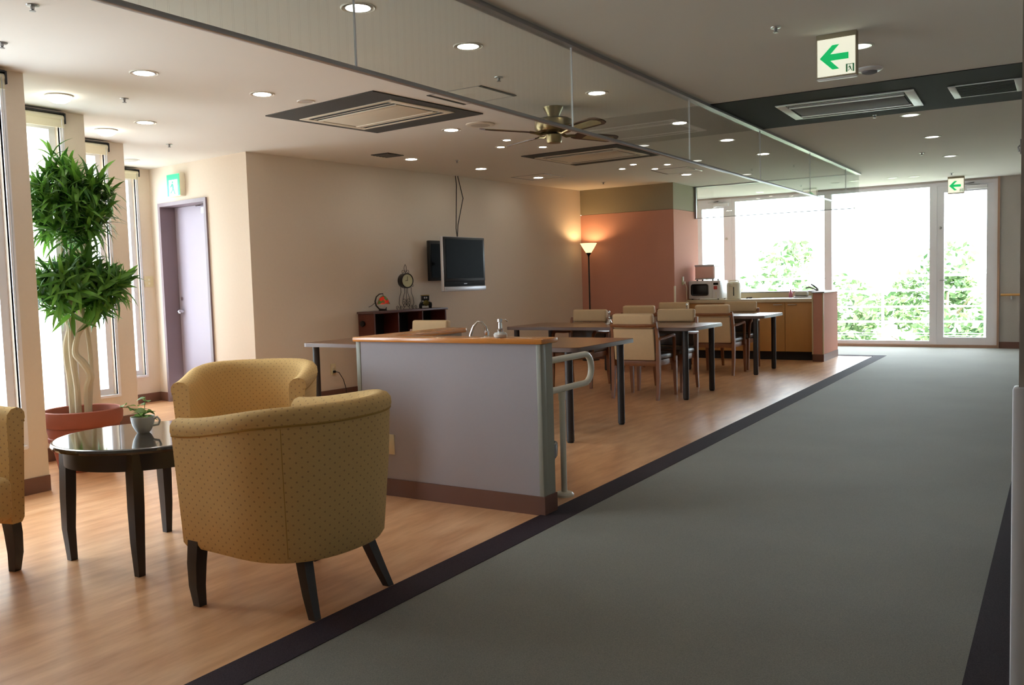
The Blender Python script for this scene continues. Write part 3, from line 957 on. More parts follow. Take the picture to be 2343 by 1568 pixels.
# ------------------------------------------------------------------ lounge: tub armchairs
def make_armchair(label):
    c = empty('tub_armchair', (0, 0, 0), 0, label, 'armchair', 'mustard tub armchairs')
    # plan of the shell (local front is -y), from one arm end round the back to the other
    hw, yf, b = .365, -.31, .35
    path = []
    for k in range(5):
        path.append((hw - .012 * (1 - k / 5), yf + (0 - yf) * k / 5))
    for k in range(25):
        an = math.pi * k / 24
        ca, sa = math.cos(an), math.sin(an)
        e = .86
        path.append((hw * math.copysign(abs(ca) ** e, ca), b * abs(sa) ** e))
    for k in range(4, -1, -1):
        path.append((-(hw - .012 * (1 - k / 5)), yf + (0 - yf) * k / 5))
    n = len(path)
    sm = lambda t: max(0, min(1, t)) ** 2 * (3 - 2 * max(0, min(1, t)))
    vs, us = [], []
    arc = 0.0
    ZB = .215
    for i, (x, y) in enumerate(path):
        if i:
            arc += math.hypot(x - path[i - 1][0], y - path[i - 1][1])
        a, q = path[max(0, i - 1)], path[min(n - 1, i + 1)]
        t = Vector((q[0] - a[0], q[1] - a[1])).normalized()
        nx, ny = t.y, -t.x
        back = sm((y + .31) / .6)
        rim = .738 + .062 * back
        low = .032 + .012 * back                      # how far the foot of the shell draws in
        zb = ZB + .012 * (1 - back)
        sec = [(-low - .01, zb), (-low + .004, zb + .02), (-low * .55, zb + .18), (-low * .22, zb + .33), (0.0, rim - .075), (.0, rim - .068), (.008, rim - .05), (.006, rim - .026), (-.008, rim - .008), (-.032, rim), (-.062, rim - .006), (-.082, rim - .026), (-.088, rim - .06), (-.088, .5), (-.1, .36), (-.1, .27), (-.09, zb)]
        v = 0.0
        for j, (o, z) in enumerate(sec):
            if j:
                v += math.hypot(o - sec[j - 1][0], z - sec[j - 1][1])
            vs.append((x + nx * o, y + ny * o, z))
            us.append((arc, v))
    m = len(sec)
    fs = []
    for i in range(n - 1):
        for j in range(m):
            j2 = (j + 1) % m
            fs.append((i * m + j, (i + 1) * m + j, (i + 1) * m + j2, i * m + j2))
    fs.append(tuple(range(m)))
    fs.append(tuple((n - 1) * m + j for j in range(m))[::-1])
    mb = MB()
    mb.add(vs, fs, uvs=us)
    # arm-end faces: lay the cloth flat on them
    for f in (len(fs) - 2, len(fs) - 1):
        mb.uv[f] = [(vs[k][0], vs[k][2]) for k in fs[f]]
    mb.build('shell', 'fabric', c, ang=50)
    pp = []
    for i, (x, y) in enumerate(path):
        p = vs[i * m + 5]
        pp.append((p[0], p[1], p[2] + .003))
    MB().tube(pp, .0055, 6).build('piping', 'piping', c)
    for i in (10, n - 11):
        MB().tube([Vector(vs[i * m + j]) for j in range(1, 5)], .0016, 5).build('seam', 'piping', c)
    s = MB()
    bm = bmesh.new()
    poly = [(-.262, -.335), (.262, -.335)] + [(.262 * math.cos(math.pi * k / 12), -.02 + .27 * math.sin(math.pi * k / 12)) for k in range(13)]
    vb = [bm.verts.new((x, y, .25)) for x, y in poly]
    face = bm.faces.new(vb)
    ex = bmesh.ops.extrude_face_region(bm, geom=[face])
    for g in ex['geom']:
        if isinstance(g, bmesh.types.BMVert):
            g.co.z = .445
    bmesh.ops.recalc_face_normals(bm, faces=bm.faces)
    bmesh.ops.bevel(bm, geom=bm.edges[:], offset=.04, segments=4, profile=.5, affect='EDGES')
    bm.verts.index_update()
    vv = [v.co.copy() for v in bm.verts]
    ff = [[v.index for v in f.verts] for f in bm.faces]
    s.add(vv, ff, uvs=[(v.x, v.y + v.z) for v in vv])
    bm.free()
    s.build('seat_cushion', 'fabric', c, ang=60)
    for sx in (-1, 1):
        x, y = sx * .315, -.25
        MB().leg([(x - sx * .012, y, .26), (x - sx * .002, y - .002, .17), (x, y - .004, .08), (x - sx * .002, y + .004, 0)], [(.052, .058), (.05, .054), (.044, .046), (.034, .036)]).build('leg', 'ebony', c)
        x, y = sx * .21, .255
        MB().leg([(x - sx * .045, y - .085, .26), (x - sx * .03, y - .055, .17), (x - sx * .014, y - .022, .08), (x, y + .012, 0)], [(.046, .046), (.044, .044), (.038, .04), (.03, .034)]).build('leg', 'ebony', c)
    return c


ch = make_armchair('mustard tub armchair with its back to the corridor carpet')
ch.location = (-2.605, 2.515, 0)
ch.rotation_euler = (0, 0, R(-90))
dup(ch, (-3.97, 3.50, 0), R(36), 'mustard tub armchair standing beyond the round table, opening toward it')
dup(ch, (-4.13, 1.73, 0), R(105), 'mustard tub armchair cut off at the picture edge before the bay wall')

# round side table
rt = empty('round_table', (-3.635, 2.57, 0), 0, 'glossy dark round table between the mustard armchairs', 'table')
RT = .565
MB().lathe([(.385, RT - .03), (.408, RT - .024), (.412, RT - .014), (.409, RT - .004), (.402, RT), (.398, RT), (.001, RT)], 64).build('table_top', 'ebony_gloss', rt, ang=30)
MB().lathe([(.345, RT - .105), (.36, RT - .105), (.363, RT - .03), (.35, RT - .03)], 56).build('apron', 'ebony', rt)
for sx in (-1, 1):
    for sy in (-1, 1):
        MB().leg([(sx * .245, sy * .25, RT - .03), (sx * .252, sy * .258, .3), (sx * .255, sy * .262, .15), (sx * .25, sy * .256, 0)], [(.052, .052), (.05, .05), (.043, .043), (.032, .032)]).build('leg', 'ebony', rt)

# teacup planter on the round table
cp = empty('teacup_planter', (-3.686, 2.582, RT), R(30), 'small leafy plant in a white teacup on the round table', 'plant')
cup = MB().lathe([(.026, 0), (.03, .004), (.036, .012), (.047, .035), (.053, .06), (.055, .078), (.052, .078), (.049, .06), (.04, .03), (.02, .018), (.001, .017)], 32).build('cup', 'china', cp)
MB().tube([(.05, 0, .066), (.07, 0, .074), (.082, 0, .058), (.074, 0, .038), (.047, 0, .034)], .0055, 8).build('handle', 'china', cup)
MB().lathe([(.049, .058), (.04, .066), (.001, .068)], 20).build('soil', 'soil', cp)


def leaf_mesh(name, L, W, droop, m, cup_=.25):
    vs, fs = [], []
    N = 5
    for i in range(N + 1):
        t = i / N
        w = W * (math.sin(math.pi * min(1, t * .93 + .07)) ** .75) * (1 - .15 * t)
        if i == N:
            w = .0006
        x = L * (t - .10 * droop * t * t)
        z = -droop * L * t * t * .55 + .12 * L * t
        vs += [(x, -w, z + cup_ * w), (x, 0, z), (x, w, z + cup_ * w)]
    for i in range(N):
        a = i * 3
        fs += [(a, a + 3, a + 4, a + 1), (a + 1, a + 4, a + 5, a + 2)]
    me = bpy.data.meshes.new(name)
    me.from_pydata(vs, [], fs)
    me.shade_smooth()
    me.materials.append(M[m])
    return me, vs, fs


rnd = random.Random(5)
vl, _, _ = leaf_mesh('vine_leaf', .066, .019, .6, 'vineleaf')
for (pts, lv) in (([(0, 0, .066), (.004, .012, .1), (.0, .03, .135), (-.006, .05, .165)], 6), ([(0, 0, .066), (-.02, -.01, .1), (-.05, -.028, .125), (-.08, -.045, .13)], 6), ([(0, 0, .066), (.012, -.005, .09), (.02, -.006, .11)], 3)):
    MB().tube(pts, .0016, 5).build('stem', 'vineleaf', cp)
    for k in range(lv):
        t = (k + .6) / lv * (len(pts) - 1)
        i = min(int(t), len(pts) - 2)
        p = Vector(pts[i]).lerp(Vector(pts[i + 1]), t - i)
        o = bpy.data.objects.new('leaf', vl)
        COL.objects.link(o)
        o.parent = cp
        o.location = p
        an = rnd.uniform(-1.1, 1.1) + (2.6 if k % 2 else .2)
        o.rotation_euler = (rnd.uniform(-.5, .5), rnd.uniform(-.5, .35), an)
        s = rnd.uniform(.75, 1.15)
        o.scale = (s, s, s)

# tall potted dracaena in the window bay
PX, PY = -5.84, 3.62
pl = empty('potted_dracaena', (PX, PY, 0), 0, 'tall bushy dracaena in a terracotta pot in the window bay', 'plant')
pot = MB().lathe([(.165, 0), (.17, .004), (.2, .16), (.212, .2), (.226, .205), (.228, .235), (.222, .24), (.236, .30), (.232, .31), (.246, .315), (.258, .34), (.262, .39), (.256, .42), (.245, .425), (.238, .42), (.238, .36), (.001, .36)], 48).build('pot', 'terracotta', pl, ang=40)
MB().lathe([(.236, .363), (.12, .372), (.001, .376)], 32).build('soil', 'soil', pl)
rv, fv = Vector((.848, .528, 0)).normalized(), Vector((-.529, .846, 0)).normalized()


def P(r, d, z):
    v = rv * r + fv * d
    return (v.x, v.y, z)


for pts, rad in (([P(-.07, 0, .36), P(-.085, .02, .6), P(-.1, .02, .85), P(-.06, .03, 1.05), P(-.09, .03, 1.3), P(-.06, .0, 1.75), P(-.08, 0, 2.02)], [.022, .021, .02, .019, .016, .013, .008]),
                 ([P(-.02, -.02, .36), P(-.015, -.03, .58), P(-.04, -.02, .8), P(-.03, -.03, 1.0), P(.0, -.05, 1.2), P(.06, 0, 1.5)], [.022, .021, .02, .02, .017, .01]),
                 ([P(.04, .0, .36), P(.055, -.02, .56), P(.085, -.03, .66), P(.05, -.05, .75), P(.0, -.05, .82), P(.02, -.03, .95), P(.08, .0, 1.04), P(.14, .02, 1.2)], [.026, .026, .026, .026, .022, .018, .015, .01]),
                 ([P(.02, .05, .36), P(.05, .06, .7), P(.04, .06, .95), P(.02, .04, 1.2), P(.08, .05, 1.6), P(.18, .03, 1.9)], [.016, .016, .015, .014, .011, .007]),
                 ([P(-.1, .05, .36), P(-.06, .06, .7), P(-.1, .05, 1.05), P(-.2, .02, 1.22)], [.014, .013, .012, .008])):
    sm_pts, sm_r = [], []
    for i in range(len(pts) - 1):
        p0, p1, p2, p3 = (Vector(pts[max(0, i - 1)]), Vector(pts[i]), Vector(pts[i + 1]), Vector(pts[min(len(pts) - 1, i + 2)]))
        for k in range(5):
            t = k / 5
            sm_pts.append(.5 * ((2 * p1) + (-p0 + p2) * t + (2 * p0 - 5 * p1 + 4 * p2 - p3) * t * t + (-p0 + 3 * p1 - 3 * p2 + p3) * t ** 3))
            sm_r.append(rad[i] + (rad[i + 1] - rad[i]) * t)
    sm_pts.append(Vector(pts[-1]))
    sm_r.append(rad[-1])
    MB().tube(sm_pts, sm_r, 9).build('trunk', 'bark', pl)
LM = [leaf_mesh('dracaena_leaf', L, .016, dr_, 'leaf') for L, dr_ in ((.18, .6), (.21, 1.0), (.16, .3))]
rnd = random.Random(11)
ros = []
for (cr, cd, cz, hr, hz, cnt) in ((-.01, 0, 1.82, .27, .27, 120), (.02, 0, 1.27, .28, .19, 95)):
    for k in range(cnt):
        u = rnd.uniform(-1, 1)
        an = rnd.uniform(0, 6.283)
        q = math.sqrt(1 - u * u)
        rr = rnd.uniform(.62, 1.0)
        ros.append((cr + hr * q * math.cos(an) * rr, cd + hr * .85 * q * math.sin(an) * rr, cz + hz * u * rr))
ros += [(-.09, -.02, 2.17), (-.05, .03, 2.1), (.22, -.03, 1.99), (.24, .02, 1.93), (-.1, -.05, 2.02)]
leaves = []
for (r, d, z) in ros:
    base = Vector(P(r, d, z))
    ax = Vector((base.x, base.y, (z - 1.5) * .45 + .14)).normalized()
    ax = (ax + Vector((0, 0, .55))).normalized()
    q0 = ax.to_track_quat('Z', 'X').to_matrix().to_4x4()
    N = rnd.randint(9, 12)
    for k in range(N):
        tilt = R(rnd.uniform(-45, 30)) if k > 2 else R(rnd.uniform(-85, -60))
        mxl = Matrix.Translation(base) @ q0 @ Matrix.Rotation(k * 2.399 + rnd.uniform(-.2, .2), 4, 'Z') @ Matrix.Rotation(tilt, 4, 'Y') @ Matrix.Scale(rnd.uniform(.72, 1.08), 4)
        leaves.append((-d, rnd.randrange(3), mxl))
leaves.sort(key=lambda t: -t[0])
stuff = MB()
for i, (_, v, mxl) in enumerate(leaves):
    if i < 300:
        o = bpy.data.objects.new('leaf', LM[v][0])
        COL.objects.link(o)
        o.parent = pl
        o.matrix_local = mxl
    else:
        stuff.add(LM[v][1], LM[v][2], mxl)
me = bpy.data.meshes.new('foliage')
me.from_pydata(stuff.v, [], stuff.f)
me.shade_smooth()
me.materials.append(M['leaf'])
fo = bpy.data.objects.new('foliage', me)
COL.objects.link(fo)
fo.parent = pl
fo['kind'] = 'stuff'


# ------------------------------------------------------------------ low L-shaped counter with wash basin
ct = empty('wash_counter', (0, 0, 0), 0, 'low grey partition counter with varnished oak top and brown base', 'counter')
X0, X1, YF, YB, AY = -3.545, -2.285, 3.93, 4.05, 4.84
MB().box(X0 + .03, X1 - .025, YF, YF + .05, .1, .9).build('front_panel', 'panelgrey', ct)
MB().box(X0 + .03, X1 - .001, YF + .05, YB, .1, .9).build('core', 'sage', ct)
MB().box(X0, X0 + .03, YF - .004, YF + .05, .1, .9, .003).build('edge_trim', 'sage', ct)
MB().box(X1 - .028, X1, YF - .004, YF + .05, .1, .9, .003).build('edge_trim', 'sage', ct)
MB().box(X0, X0 + .12, YF + .05, AY, .1, .9).build('side_panel', 'sage', ct)
MB().box(X0 - .004, X1 + .006, YF - .008, YB + .006, 0, .1).build('plinth', 'base', ct)
MB().box(X0 - .004, X0 + .126, YB + .006, AY + .004, 0, .1).build('plinth', 'base', ct)
top = [(X0 - .012, YF - .022), (X1 + .02, YF - .022), (X1 + .02, YB + .03), (X0 + .19, YB + .03), (X0 + .19, AY - .04), (X0 + .15, AY + .02), (X0 - .012, AY + .02)]
bm = bmesh.new()
vb = [bm.verts.new((x, y, .9)) for x, y in top]
face = bm.faces.new(vb)
ex = bmesh.ops.extrude_face_region(bm, geom=[face])
for g in ex['geom']:
    if isinstance(g, bmesh.types.BMVert):
        g.co.z = .928
bmesh.ops.recalc_face_normals(bm, faces=bm.faces)
bmesh.ops.bevel(bm, geom=bm.edges[:], offset=.007, segments=2, profile=.5, affect='EDGES')
bm.verts.index_update()
MB().add([v.co.copy() for v in bm.verts], [[v.index for v in f.verts] for f in bm.faces]).build('oak_top', 'oak', ct)
bm.free()
bs = MB().box(X0 + .13, -2.7, YB + .005, YB + .5, .7, .74, .004).build('basin_deck', 'worktop', ct)
MB().lathe([(.001, .745), (.13, .742), (.17, .755), (.18, .768), (.172, .768), (.15, .75)], 32, c=(-2.98, 4.3)).build('basin', 'china', bs)
MB().box(X0 + .14, -2.72, YB + .01, YB + .44, .0, .7).build('basin_cabinet', 'cabinet', ct)
MB().box(-3.33, -3.28, YF - .008, YF, .245, .362, .002).build('socket_plate', 'beigeplate', ct)
fc = empty('gooseneck_faucet', (-2.92, 4.2, .74), R(20), 'chrome gooseneck faucet above the oak counter top', 'faucet')
MB().lathe([(.024, 0), (.024, .012), (.014, .02), (.012, .05)], 18).build('base', 'chrome', fc)
MB().tube([(0, 0, .02), (.0, 0, .12), (.012, 0, .19), (.03, 0, .235), (.055, 0, .26), (.08, 0, .255), (.1, 0, .232), (.106, 0, .2)], [.009, .009, .0085, .008, .008, .008, .008, .009], 12).build('spout', 'chrome', fc)
MB().lathe([(.011, .178), (.014, .182), (.014, .204), (.01, .208)], 14, c=(.106, 0)).build('aerator', 'chrome', fc)
MB().tube([(.0, .0, .06), (.0, .035, .075)], .006, 8).build('lever', 'chrome', fc)
sp = empty('soap_dispenser', (-2.565, 3.985, .928), R(40), 'chrome and white pump soap dispenser on the oak counter top', 'soap dispenser')
MB().lathe([(.03, 0), (.036, .006), (.038, .018), (.03, .028), (.014, .032)], 28).build('bottle', 'china', sp)
MB().lathe([(.014, .03), (.016, .045), (.01, .05), (.009, .082), (.013, .086), (.013, .1), (.009, .104), (.001, .104)], 20).build('pump', 'chrome', sp)
MB().tube([(.0, 0, .094), (.03, 0, .094), (.04, 0, .086)], .004, 8).build('nozzle', 'chrome', sp)

# grab rail beside the counter
hr = empty('grab_rail', (-2.4, 4.062, 0), 0, 'ivory U-shaped grab rail on a post at the counter end', 'grab rail')
U = [(0, 0, .785), (0, .58, .785)] + [(0, .58 + .082 * math.sin(R(a)), .7 + .085 * math.cos(R(a))) for a in range(15, 180, 15)] + [(0, .58, .615), (0, 0, .615)]
MB().tube(U, .0185, 12).build('rail', 'white_rail', hr)
MB().tube([(0, .29, .6), (0, .29, .01)], .017, 12).build('post', 'white_rail', hr)
MB().tube([(0, .29, .6), (0, .29, .55)], .021, 12).build('collar', 'white_rail', hr)
MB().lathe([(.055, 0), (.055, .012), (.045, .022), (.018, .026)], 24, c=(0, .29)).build('foot_flange', 'white_rail', hr)
bn = empty('waste_bin', (-2.505, 4.205, 0), 0, 'black waste bin lined with a clear bag behind the counter end', 'bin')
MB().lathe([(.085, 0), (.09, .004), (.125, .31), (.128, .315), (.12, .315), (.085, .02), (.001, .018)], 28).build('bucket', 'binblack', bn)
MB().lathe([(.124, .24), (.13, .25), (.133, .3), (.132, .322), (.12, .326), (.112, .29)], 28).build('bin_liner', 'plasticbag', bn)


# ------------------------------------------------------------------ dining tables
def table(x0, x1, y0, y1, label, centre=False, z=.725):
    t = empty('dining_table', ((x0 + x1) / 2, (y0 + y1) / 2, 0), 0, label, 'table', 'walnut dining tables')
    hx, hy, c = (x1 - x0) / 2, (y1 - y0) / 2, .07
    poly = []
    for (sx, sy, a0) in ((1, -1, -90), (1, 1, 0), (-1, 1, 90), (-1, -1, 180)):
        for k in range(5):
            a = R(a0 + k * 22.5)
            poly.append((sx * (hx - c) + c * math.cos(a), sy * (hy - c) + c * math.sin(a)))
    MB().prism([(x * .998, y * .996) for x, y in poly], z - .006, z).build('table_top', 'tabletop', t)
    MB().prism(poly, z - .034, z - .0045).build('edge_band', 'tabledge', t)
    spots = [(sx * (hx - .115), sy * (hy - .07)) for sx in (-1, 1) for sy in (-1, 1)] + ([(0, 0)] if centre else [])
    for (lx, ly) in spots:
        l = MB().tube([(lx, ly, z - .036), (lx, ly, .012)], .03, 16).build('leg', 'tableleg', t)
        MB().lathe([(.024, 0), (.026, .012)], 14, c=(lx, ly)).build('foot_glide', 'rubber', l)
    return t


table(-4.43, -3.03, 5.75, 6.80, 'walnut dining table just behind the oak counter')
table(-5.85, -4.445, 5.75, 6.80, 'walnut table near the open bookcase')
table(-5.25, -3.06, 8.245, 9.15, 'walnut dining table in the middle row with a hand bell', True)
table(-5.30, -3.06, 10.6, 11.53, 'walnut dining table nearest the kitchenette', True)


# ------------------------------------------------------------------ dining chairs (local front is +y, rear legs at y=0)
def make_chair(label):
    c = empty('dining_armchair', (0, 0, 0), 0, label, 'chair', 'cream dining armchairs')
    for sx in (-1, 1):
        x = sx * .245
        MB().leg([(x, -.035, 0), (x, -.005, .2), (x, 0, .40), (x, -.01, .6), (x * .97, -.045, .78)], [(.026, .032), (.034, .042), (.036, .05), (.034, .04), (.026, .026)]).build('rear_leg', 'chairwood', c)
        MB().leg([(x, .455, 0), (x, .445, .2), (x, .44, .41)], [(.026, .028), (.034, .038), (.038, .044)]).build('front_leg', 'chairwood', c)
        a = MB()
        pts = [(x + sx * .012, -.005, .615), (x + sx * .018, .14, .62), (x + sx * .02, .3, .635), (x + sx * .018, .365, .63), (x + sx * .012, .395, .60), (x + sx * .008, .405, .5), (x + sx * .004, .41, .36)]
        a.tube(pts, [.018, .02, .021, .021, .02, .019, .018], 8)
        a.build('armrest', 'chairwood', c)
    MB().box(-.235, .235, .0, .44, .335, .395, .006).build('seat_frame', 'chairwood', c)
    MB().box(-.245, .245, .015, .475, .395, .455, .022, seg=3).build('seat', 'brown_vinyl', c)
    tilt = Matrix.Translation((0, -.012, .42)) @ Matrix.Rotation(R(6), 4, 'X')
    MB().box(-.218, .218, -.022, .012, -.02, .3, .01, tilt).build('back_panel', 'cream_vinyl', c)
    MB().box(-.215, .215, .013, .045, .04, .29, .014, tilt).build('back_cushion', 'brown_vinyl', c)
    MB().tube([(-.243, -.05, .752), (-.2, -.075, .75), (-.1, -.089, .748), (0, -.092, .747), (.1, -.089, .748), (.2, -.075, .75), (.243, -.05, .752)], .017, 8).build('back_rail', 'chairwood', c)
    MB().box(-.216, .216, -.034, .042, .305, .45, .022, tilt, seg=3).build('headrest', 'cream_vinyl', c)
    return c


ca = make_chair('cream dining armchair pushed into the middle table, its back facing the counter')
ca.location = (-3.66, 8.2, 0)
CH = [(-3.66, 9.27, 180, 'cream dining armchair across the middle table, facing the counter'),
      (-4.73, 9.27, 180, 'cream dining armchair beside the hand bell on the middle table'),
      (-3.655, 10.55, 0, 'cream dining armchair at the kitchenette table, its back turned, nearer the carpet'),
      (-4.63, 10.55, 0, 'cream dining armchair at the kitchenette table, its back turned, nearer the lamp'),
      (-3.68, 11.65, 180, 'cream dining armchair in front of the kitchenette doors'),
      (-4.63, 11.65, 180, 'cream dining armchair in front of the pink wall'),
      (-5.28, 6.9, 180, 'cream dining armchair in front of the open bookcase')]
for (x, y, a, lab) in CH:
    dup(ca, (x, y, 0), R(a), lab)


def bell(x, y, lab):
    b = empty('hand_bell', (x, y, .725), 0, lab, 'bell', 'chrome hand bells')
    MB().lathe([(.046, 0), (.046, .004), (.001, .005)], 24).build('saucer', 'steel', b)
    MB().lathe([(.036, .006), (.033, .012), (.022, .035), (.016, .05), (.006, .056), (.001, .057)], 24).build('bell_cup', 'chrome', b)
    MB().lathe([(.004, .055), (.008, .066), (.005, .076), (.009, .088), (.006, .1), (.011, .115), (.012, .135), (.006, .148), (.001, .15)], 16).build('handle', 'chrome', b)


bell(-4.26, 8.85, 'chrome hand bell standing on the middle dining table')
bell(-4.17, 10.98, 'chrome hand bell on the table nearest the kitchenette')
for (x, y, lab) in ((-4.19, 8.93, 'small glass shaker beside the hand bell on the middle table'),):
    b = empty('table_shaker', (x, y, .725), 0, lab, 'shaker')
    MB().lathe([(.016, 0), (.018, .004), (.015, .045), (.012, .05)], 16).build('jar', 'steel', b)
    MB().lathe([(.014, .05), (.015, .065), (.008, .072), (.001, .073)], 16).build('cap', 'chrome', b)

# ------------------------------------------------------------------ television wall
tvA, _ = lframe(TV0, TV1)
# low open bookcase (local x along the wall, local y into the room is negative)
bk = empty('open_bookcase', (-6.735, 7.50, 0), tvA, 'low dark mahogany open bookcase against the cream wall', 'bookcase')
BL, BD, BH = 1.2, .27, .935
MB().box(-.02, BL + .02, -BD - .015, -.016, BH - .025, BH, .003).build('top_board', 'mahogany_edge', bk)
MB().box(0, .02, -BD, -.016, 0, BH - .025).build('side_panel', 'mahogany', bk)
MB().box(BL - .02, BL, -BD, -.016, 0, BH - .025).build('side_panel', 'mahogany', bk)
MB().box(.02, BL - .02, -.028, -.018, .06, BH - .025).build('back_board', 'softblack', bk)
for x in (.39, .79):
    MB().box(x - .009, x + .009, -BD + .005, -.028, .08, BH - .025).build('divider', 'mahogany', bk)
for z in (.06, .48):
    MB().box(.02, BL - .02, -BD + .01, -.028, z, z + .02).build('shelf', 'mahogany', bk)
MB().box(.02, BL - .02, -BD + .02, -BD + .035, 0, .06).build('plinth', 'mahogany', bk)
MB().lathe([(.001, 0), (.03, .004), (.034, .02), (.03, .03), (.001, .034)], 18, Matrix.Translation((-.001, -.1, .8)) @ Matrix.Rotation(R(-90), 4, 'Y')).build('cable_clip', 'black', bk)


def onwall(x, y, z):
    """point at x along the bookcase wall, y in front of it"""
    v = Matrix.Rotation(tvA, 4, 'Z') @ Vector((x, -y, 0))
    return (-6.735 + v.x, 7.50 + v.y, z)


# stained-glass table lamp
lp = empty('glass_shade_lamp', onwall(.26, .15, BH), R(36), 'small table lamp with a red and green stained-glass shade', 'lamp')
MB().box(-.045, .045, -.03, .03, 0, .014, .004).build('base', 'iron', lp)
MB().tube([(.02, 0, .012), (-.04, 0, .02), (-.075, 0, .06), (-.085, 0, .11), (-.07, 0, .16), (-.035, 0, .19), (.005, 0, .195), (.008, 0, .17)], [.009, .009, .009, .009, .008, .007, .006, .004], 10).build('arm', 'iron', lp)
MB().tube([(.02, 0, .012), (.035, 0, .02), (.04, 0, .04)], [.008, .007, .004], 8).build('curl', 'iron', lp)
sm_ = bpy.data.materials.new('stained_glass')
sm_.use_nodes = True
t_ = sm_.node_tree
p_ = t_.nodes['Principled BSDF']
tc_ = nd(t_, 'ShaderNodeTexCoord')
vo_ = nd(t_, 'ShaderNodeTexVoronoi')
vo_.inputs['Scale'].default_value = 34
t_.links.new(tc_.outputs['Object'], vo_.inputs['Vector'])
cr_ = nd(t_, 'ShaderNodeValToRGB')
cr_.color_ramp.interpolation = 'CONSTANT'
e_ = cr_.color_ramp.elements
e_[0].position, e_[0].color = 0, rgb(196, 40, 24)
e_[1].position, e_[1].color = .26, rgb(60, 96, 40)
x_ = e_.new(.66)
x_.color = rgb(110, 92, 50)
x_ = e_.new(.88)
x_.color = rgb(214, 66, 30)
sp_ = nd(t_, 'ShaderNodeSeparateColor')
t_.links.new(vo_.outputs['Color'], sp_.inputs[0])
t_.links.new(sp_.outputs[0], cr_.inputs[0])
t_.links.new(cr_.outputs[0], p_.inputs['Base Color'])
t_.links.new(cr_.outputs[0], p_.inputs['Emission Color'])
p_.inputs['Emission Strength'].default_value = .25
p_.inputs['Roughness'].default_value = .2
MB().lathe([(.075, .075), (.066, .1), (.05, .135), (.03, .16), (.012, .17), (.001, .171)], 24, c=(.008, 0)).build('shade', sm_, lp)
lc = MB().tube([(-.08, 0, .1), (-.13, .03, .06), (-.2, .05, .03), (-.26, .06, .006)], .003, 6).build('cord', 'cable', lp)

# wire-stand clock
ck = empty('wire_clock', onwall(.655, .14, BH), tvA - R(8), 'round clock on a scrolled wrought-iron stand', 'clock')
dm = Matrix.Translation((0, 0, .335)) @ Matrix.Rotation(R(90), 4, 'X')
MB().lathe([(.001, -.045), (.085, -.045), (.088, -.035), (.088, .035), (.082, .042), (.075, .036), (.072, .03)], 36, dm).build('case', 'black', ck)
fcx = MB().lathe([(.001, .031), (.074, .031), (.074, .034), (.001, .034)], 36, dm).build('dial', 'clockface', ck)
MB().box(-.002, .002, -.038, -.036, .335, .385).build('minute_hand', 'black', fcx)
MB().box(-.035, 0, -.038, -.036, .333, .337).build('hour_hand', 'black', fcx)


def scroll(cx, cz, r0, r1, a0, turns, y=0.0, n=26):
    return [(cx + (r0 + (r1 - r0) * i / n) * math.cos(a0 + turns * 6.283 * i / n), y, cz + (r0 + (r1 - r0) * i / n) * math.sin(a0 + turns * 6.283 * i / n)) for i in range(n + 1)]


for sx in (-1, 1):
    for y in (-.035, .035):
        MB().tube([(sx * .05, y, .26), (sx * .048, y, .2), (sx * .075, y, .13), (sx * .082, y, .07), (sx * .06, y, .03), (sx * .075, y, .004)], .003, 6).build('stand_wire', 'iron', ck)
        MB().tube(scroll(sx * .105, .026, .022, .006, R(-90) if sx > 0 else R(-90), 1.2 * sx, y), .0026, 5).build('foot_scroll', 'iron', ck)
    MB().tube(scroll(sx * .035, .1, .03, .008, R(-90), 1.3 * -sx), .0026, 5).build('scroll', 'iron', ck)
    MB().tube(scroll(sx * .03, .05, .028, .008, R(90), 1.3 * sx), .0026, 5).build('scroll', 'iron', ck)
    MB().tube(scroll(sx * .03, .44, .024, .007, R(-90), 1.2 * sx), .0026, 5).build('scroll', 'iron', ck)
MB().tube(scroll(.1, .28, .018, .005, R(180), 1.2), .0026, 5).build('scroll', 'iron', ck)
MB().tube([(0, 0, .26), (.004, 0, .16), (0, 0, .05)], .003, 6).build('stem', 'iron', ck)
MB().tube([(0, 0, .42), (-.018, 0, .475), (-.012, 0, .505), (0, 0, .525), (.012, 0, .505), (.018, 0, .475), (0, 0, .42)], .0028, 6).build('finial', 'iron', ck)

# model vintage car seen from its front
mc = empty('model_car', onwall(.985, .14, BH), tvA - R(38), 'small black and yellow model vintage car on the bookcase', 'ornament')
MB().box(-.05, .05, -.02, .1, .03, .085, .008).build('body', 'black', mc)
MB().box(-.045, .045, .0, .09, .085, .15, .008).build('cabin', 'black', mc)
MB().box(-.048, .048, -.004, .094, .15, .158, .003).build('roof', mat('ochre_roof', (170, 140, 50), .5), mc)
MB().lathe([(.001, 0), (.034, 0), (.036, .008), (.028, .012), (.001, .012)], 20, Matrix.Translation((0, -.02, .062)) @ Matrix.Rotation(R(90), 4, 'X')).build('grille', mat('olive_grille', (92, 84, 34), .4, .5), mc)
for sx in (-1, 1):
    for y in (0, .075):
        MB().tube([(sx * .05, y, .026), (sx * .068, y, .026)], .026, 16).build('wheel', 'rubber', mc)
    MB().tube([(sx * .06, -.035, .03), (sx * .06, -.02, .058), (sx * .06, .015, .064), (sx * .06, .045, .045)], .012, 8).build('fender', 'black', mc)
    MB().lathe([(.001, 0), (.009, 0), (.009, .008), (.001, .01)], 12, Matrix.Translation((sx * .038, -.022, .085)) @ Matrix.Rotation(R(90), 4, 'X')).build('headlamp', 'steel', mc)
    MB().box(sx * .012 - .008, sx * .012 + .008, -.002, .0, .115, .135).build('windscreen_pane', 'steel', mc)

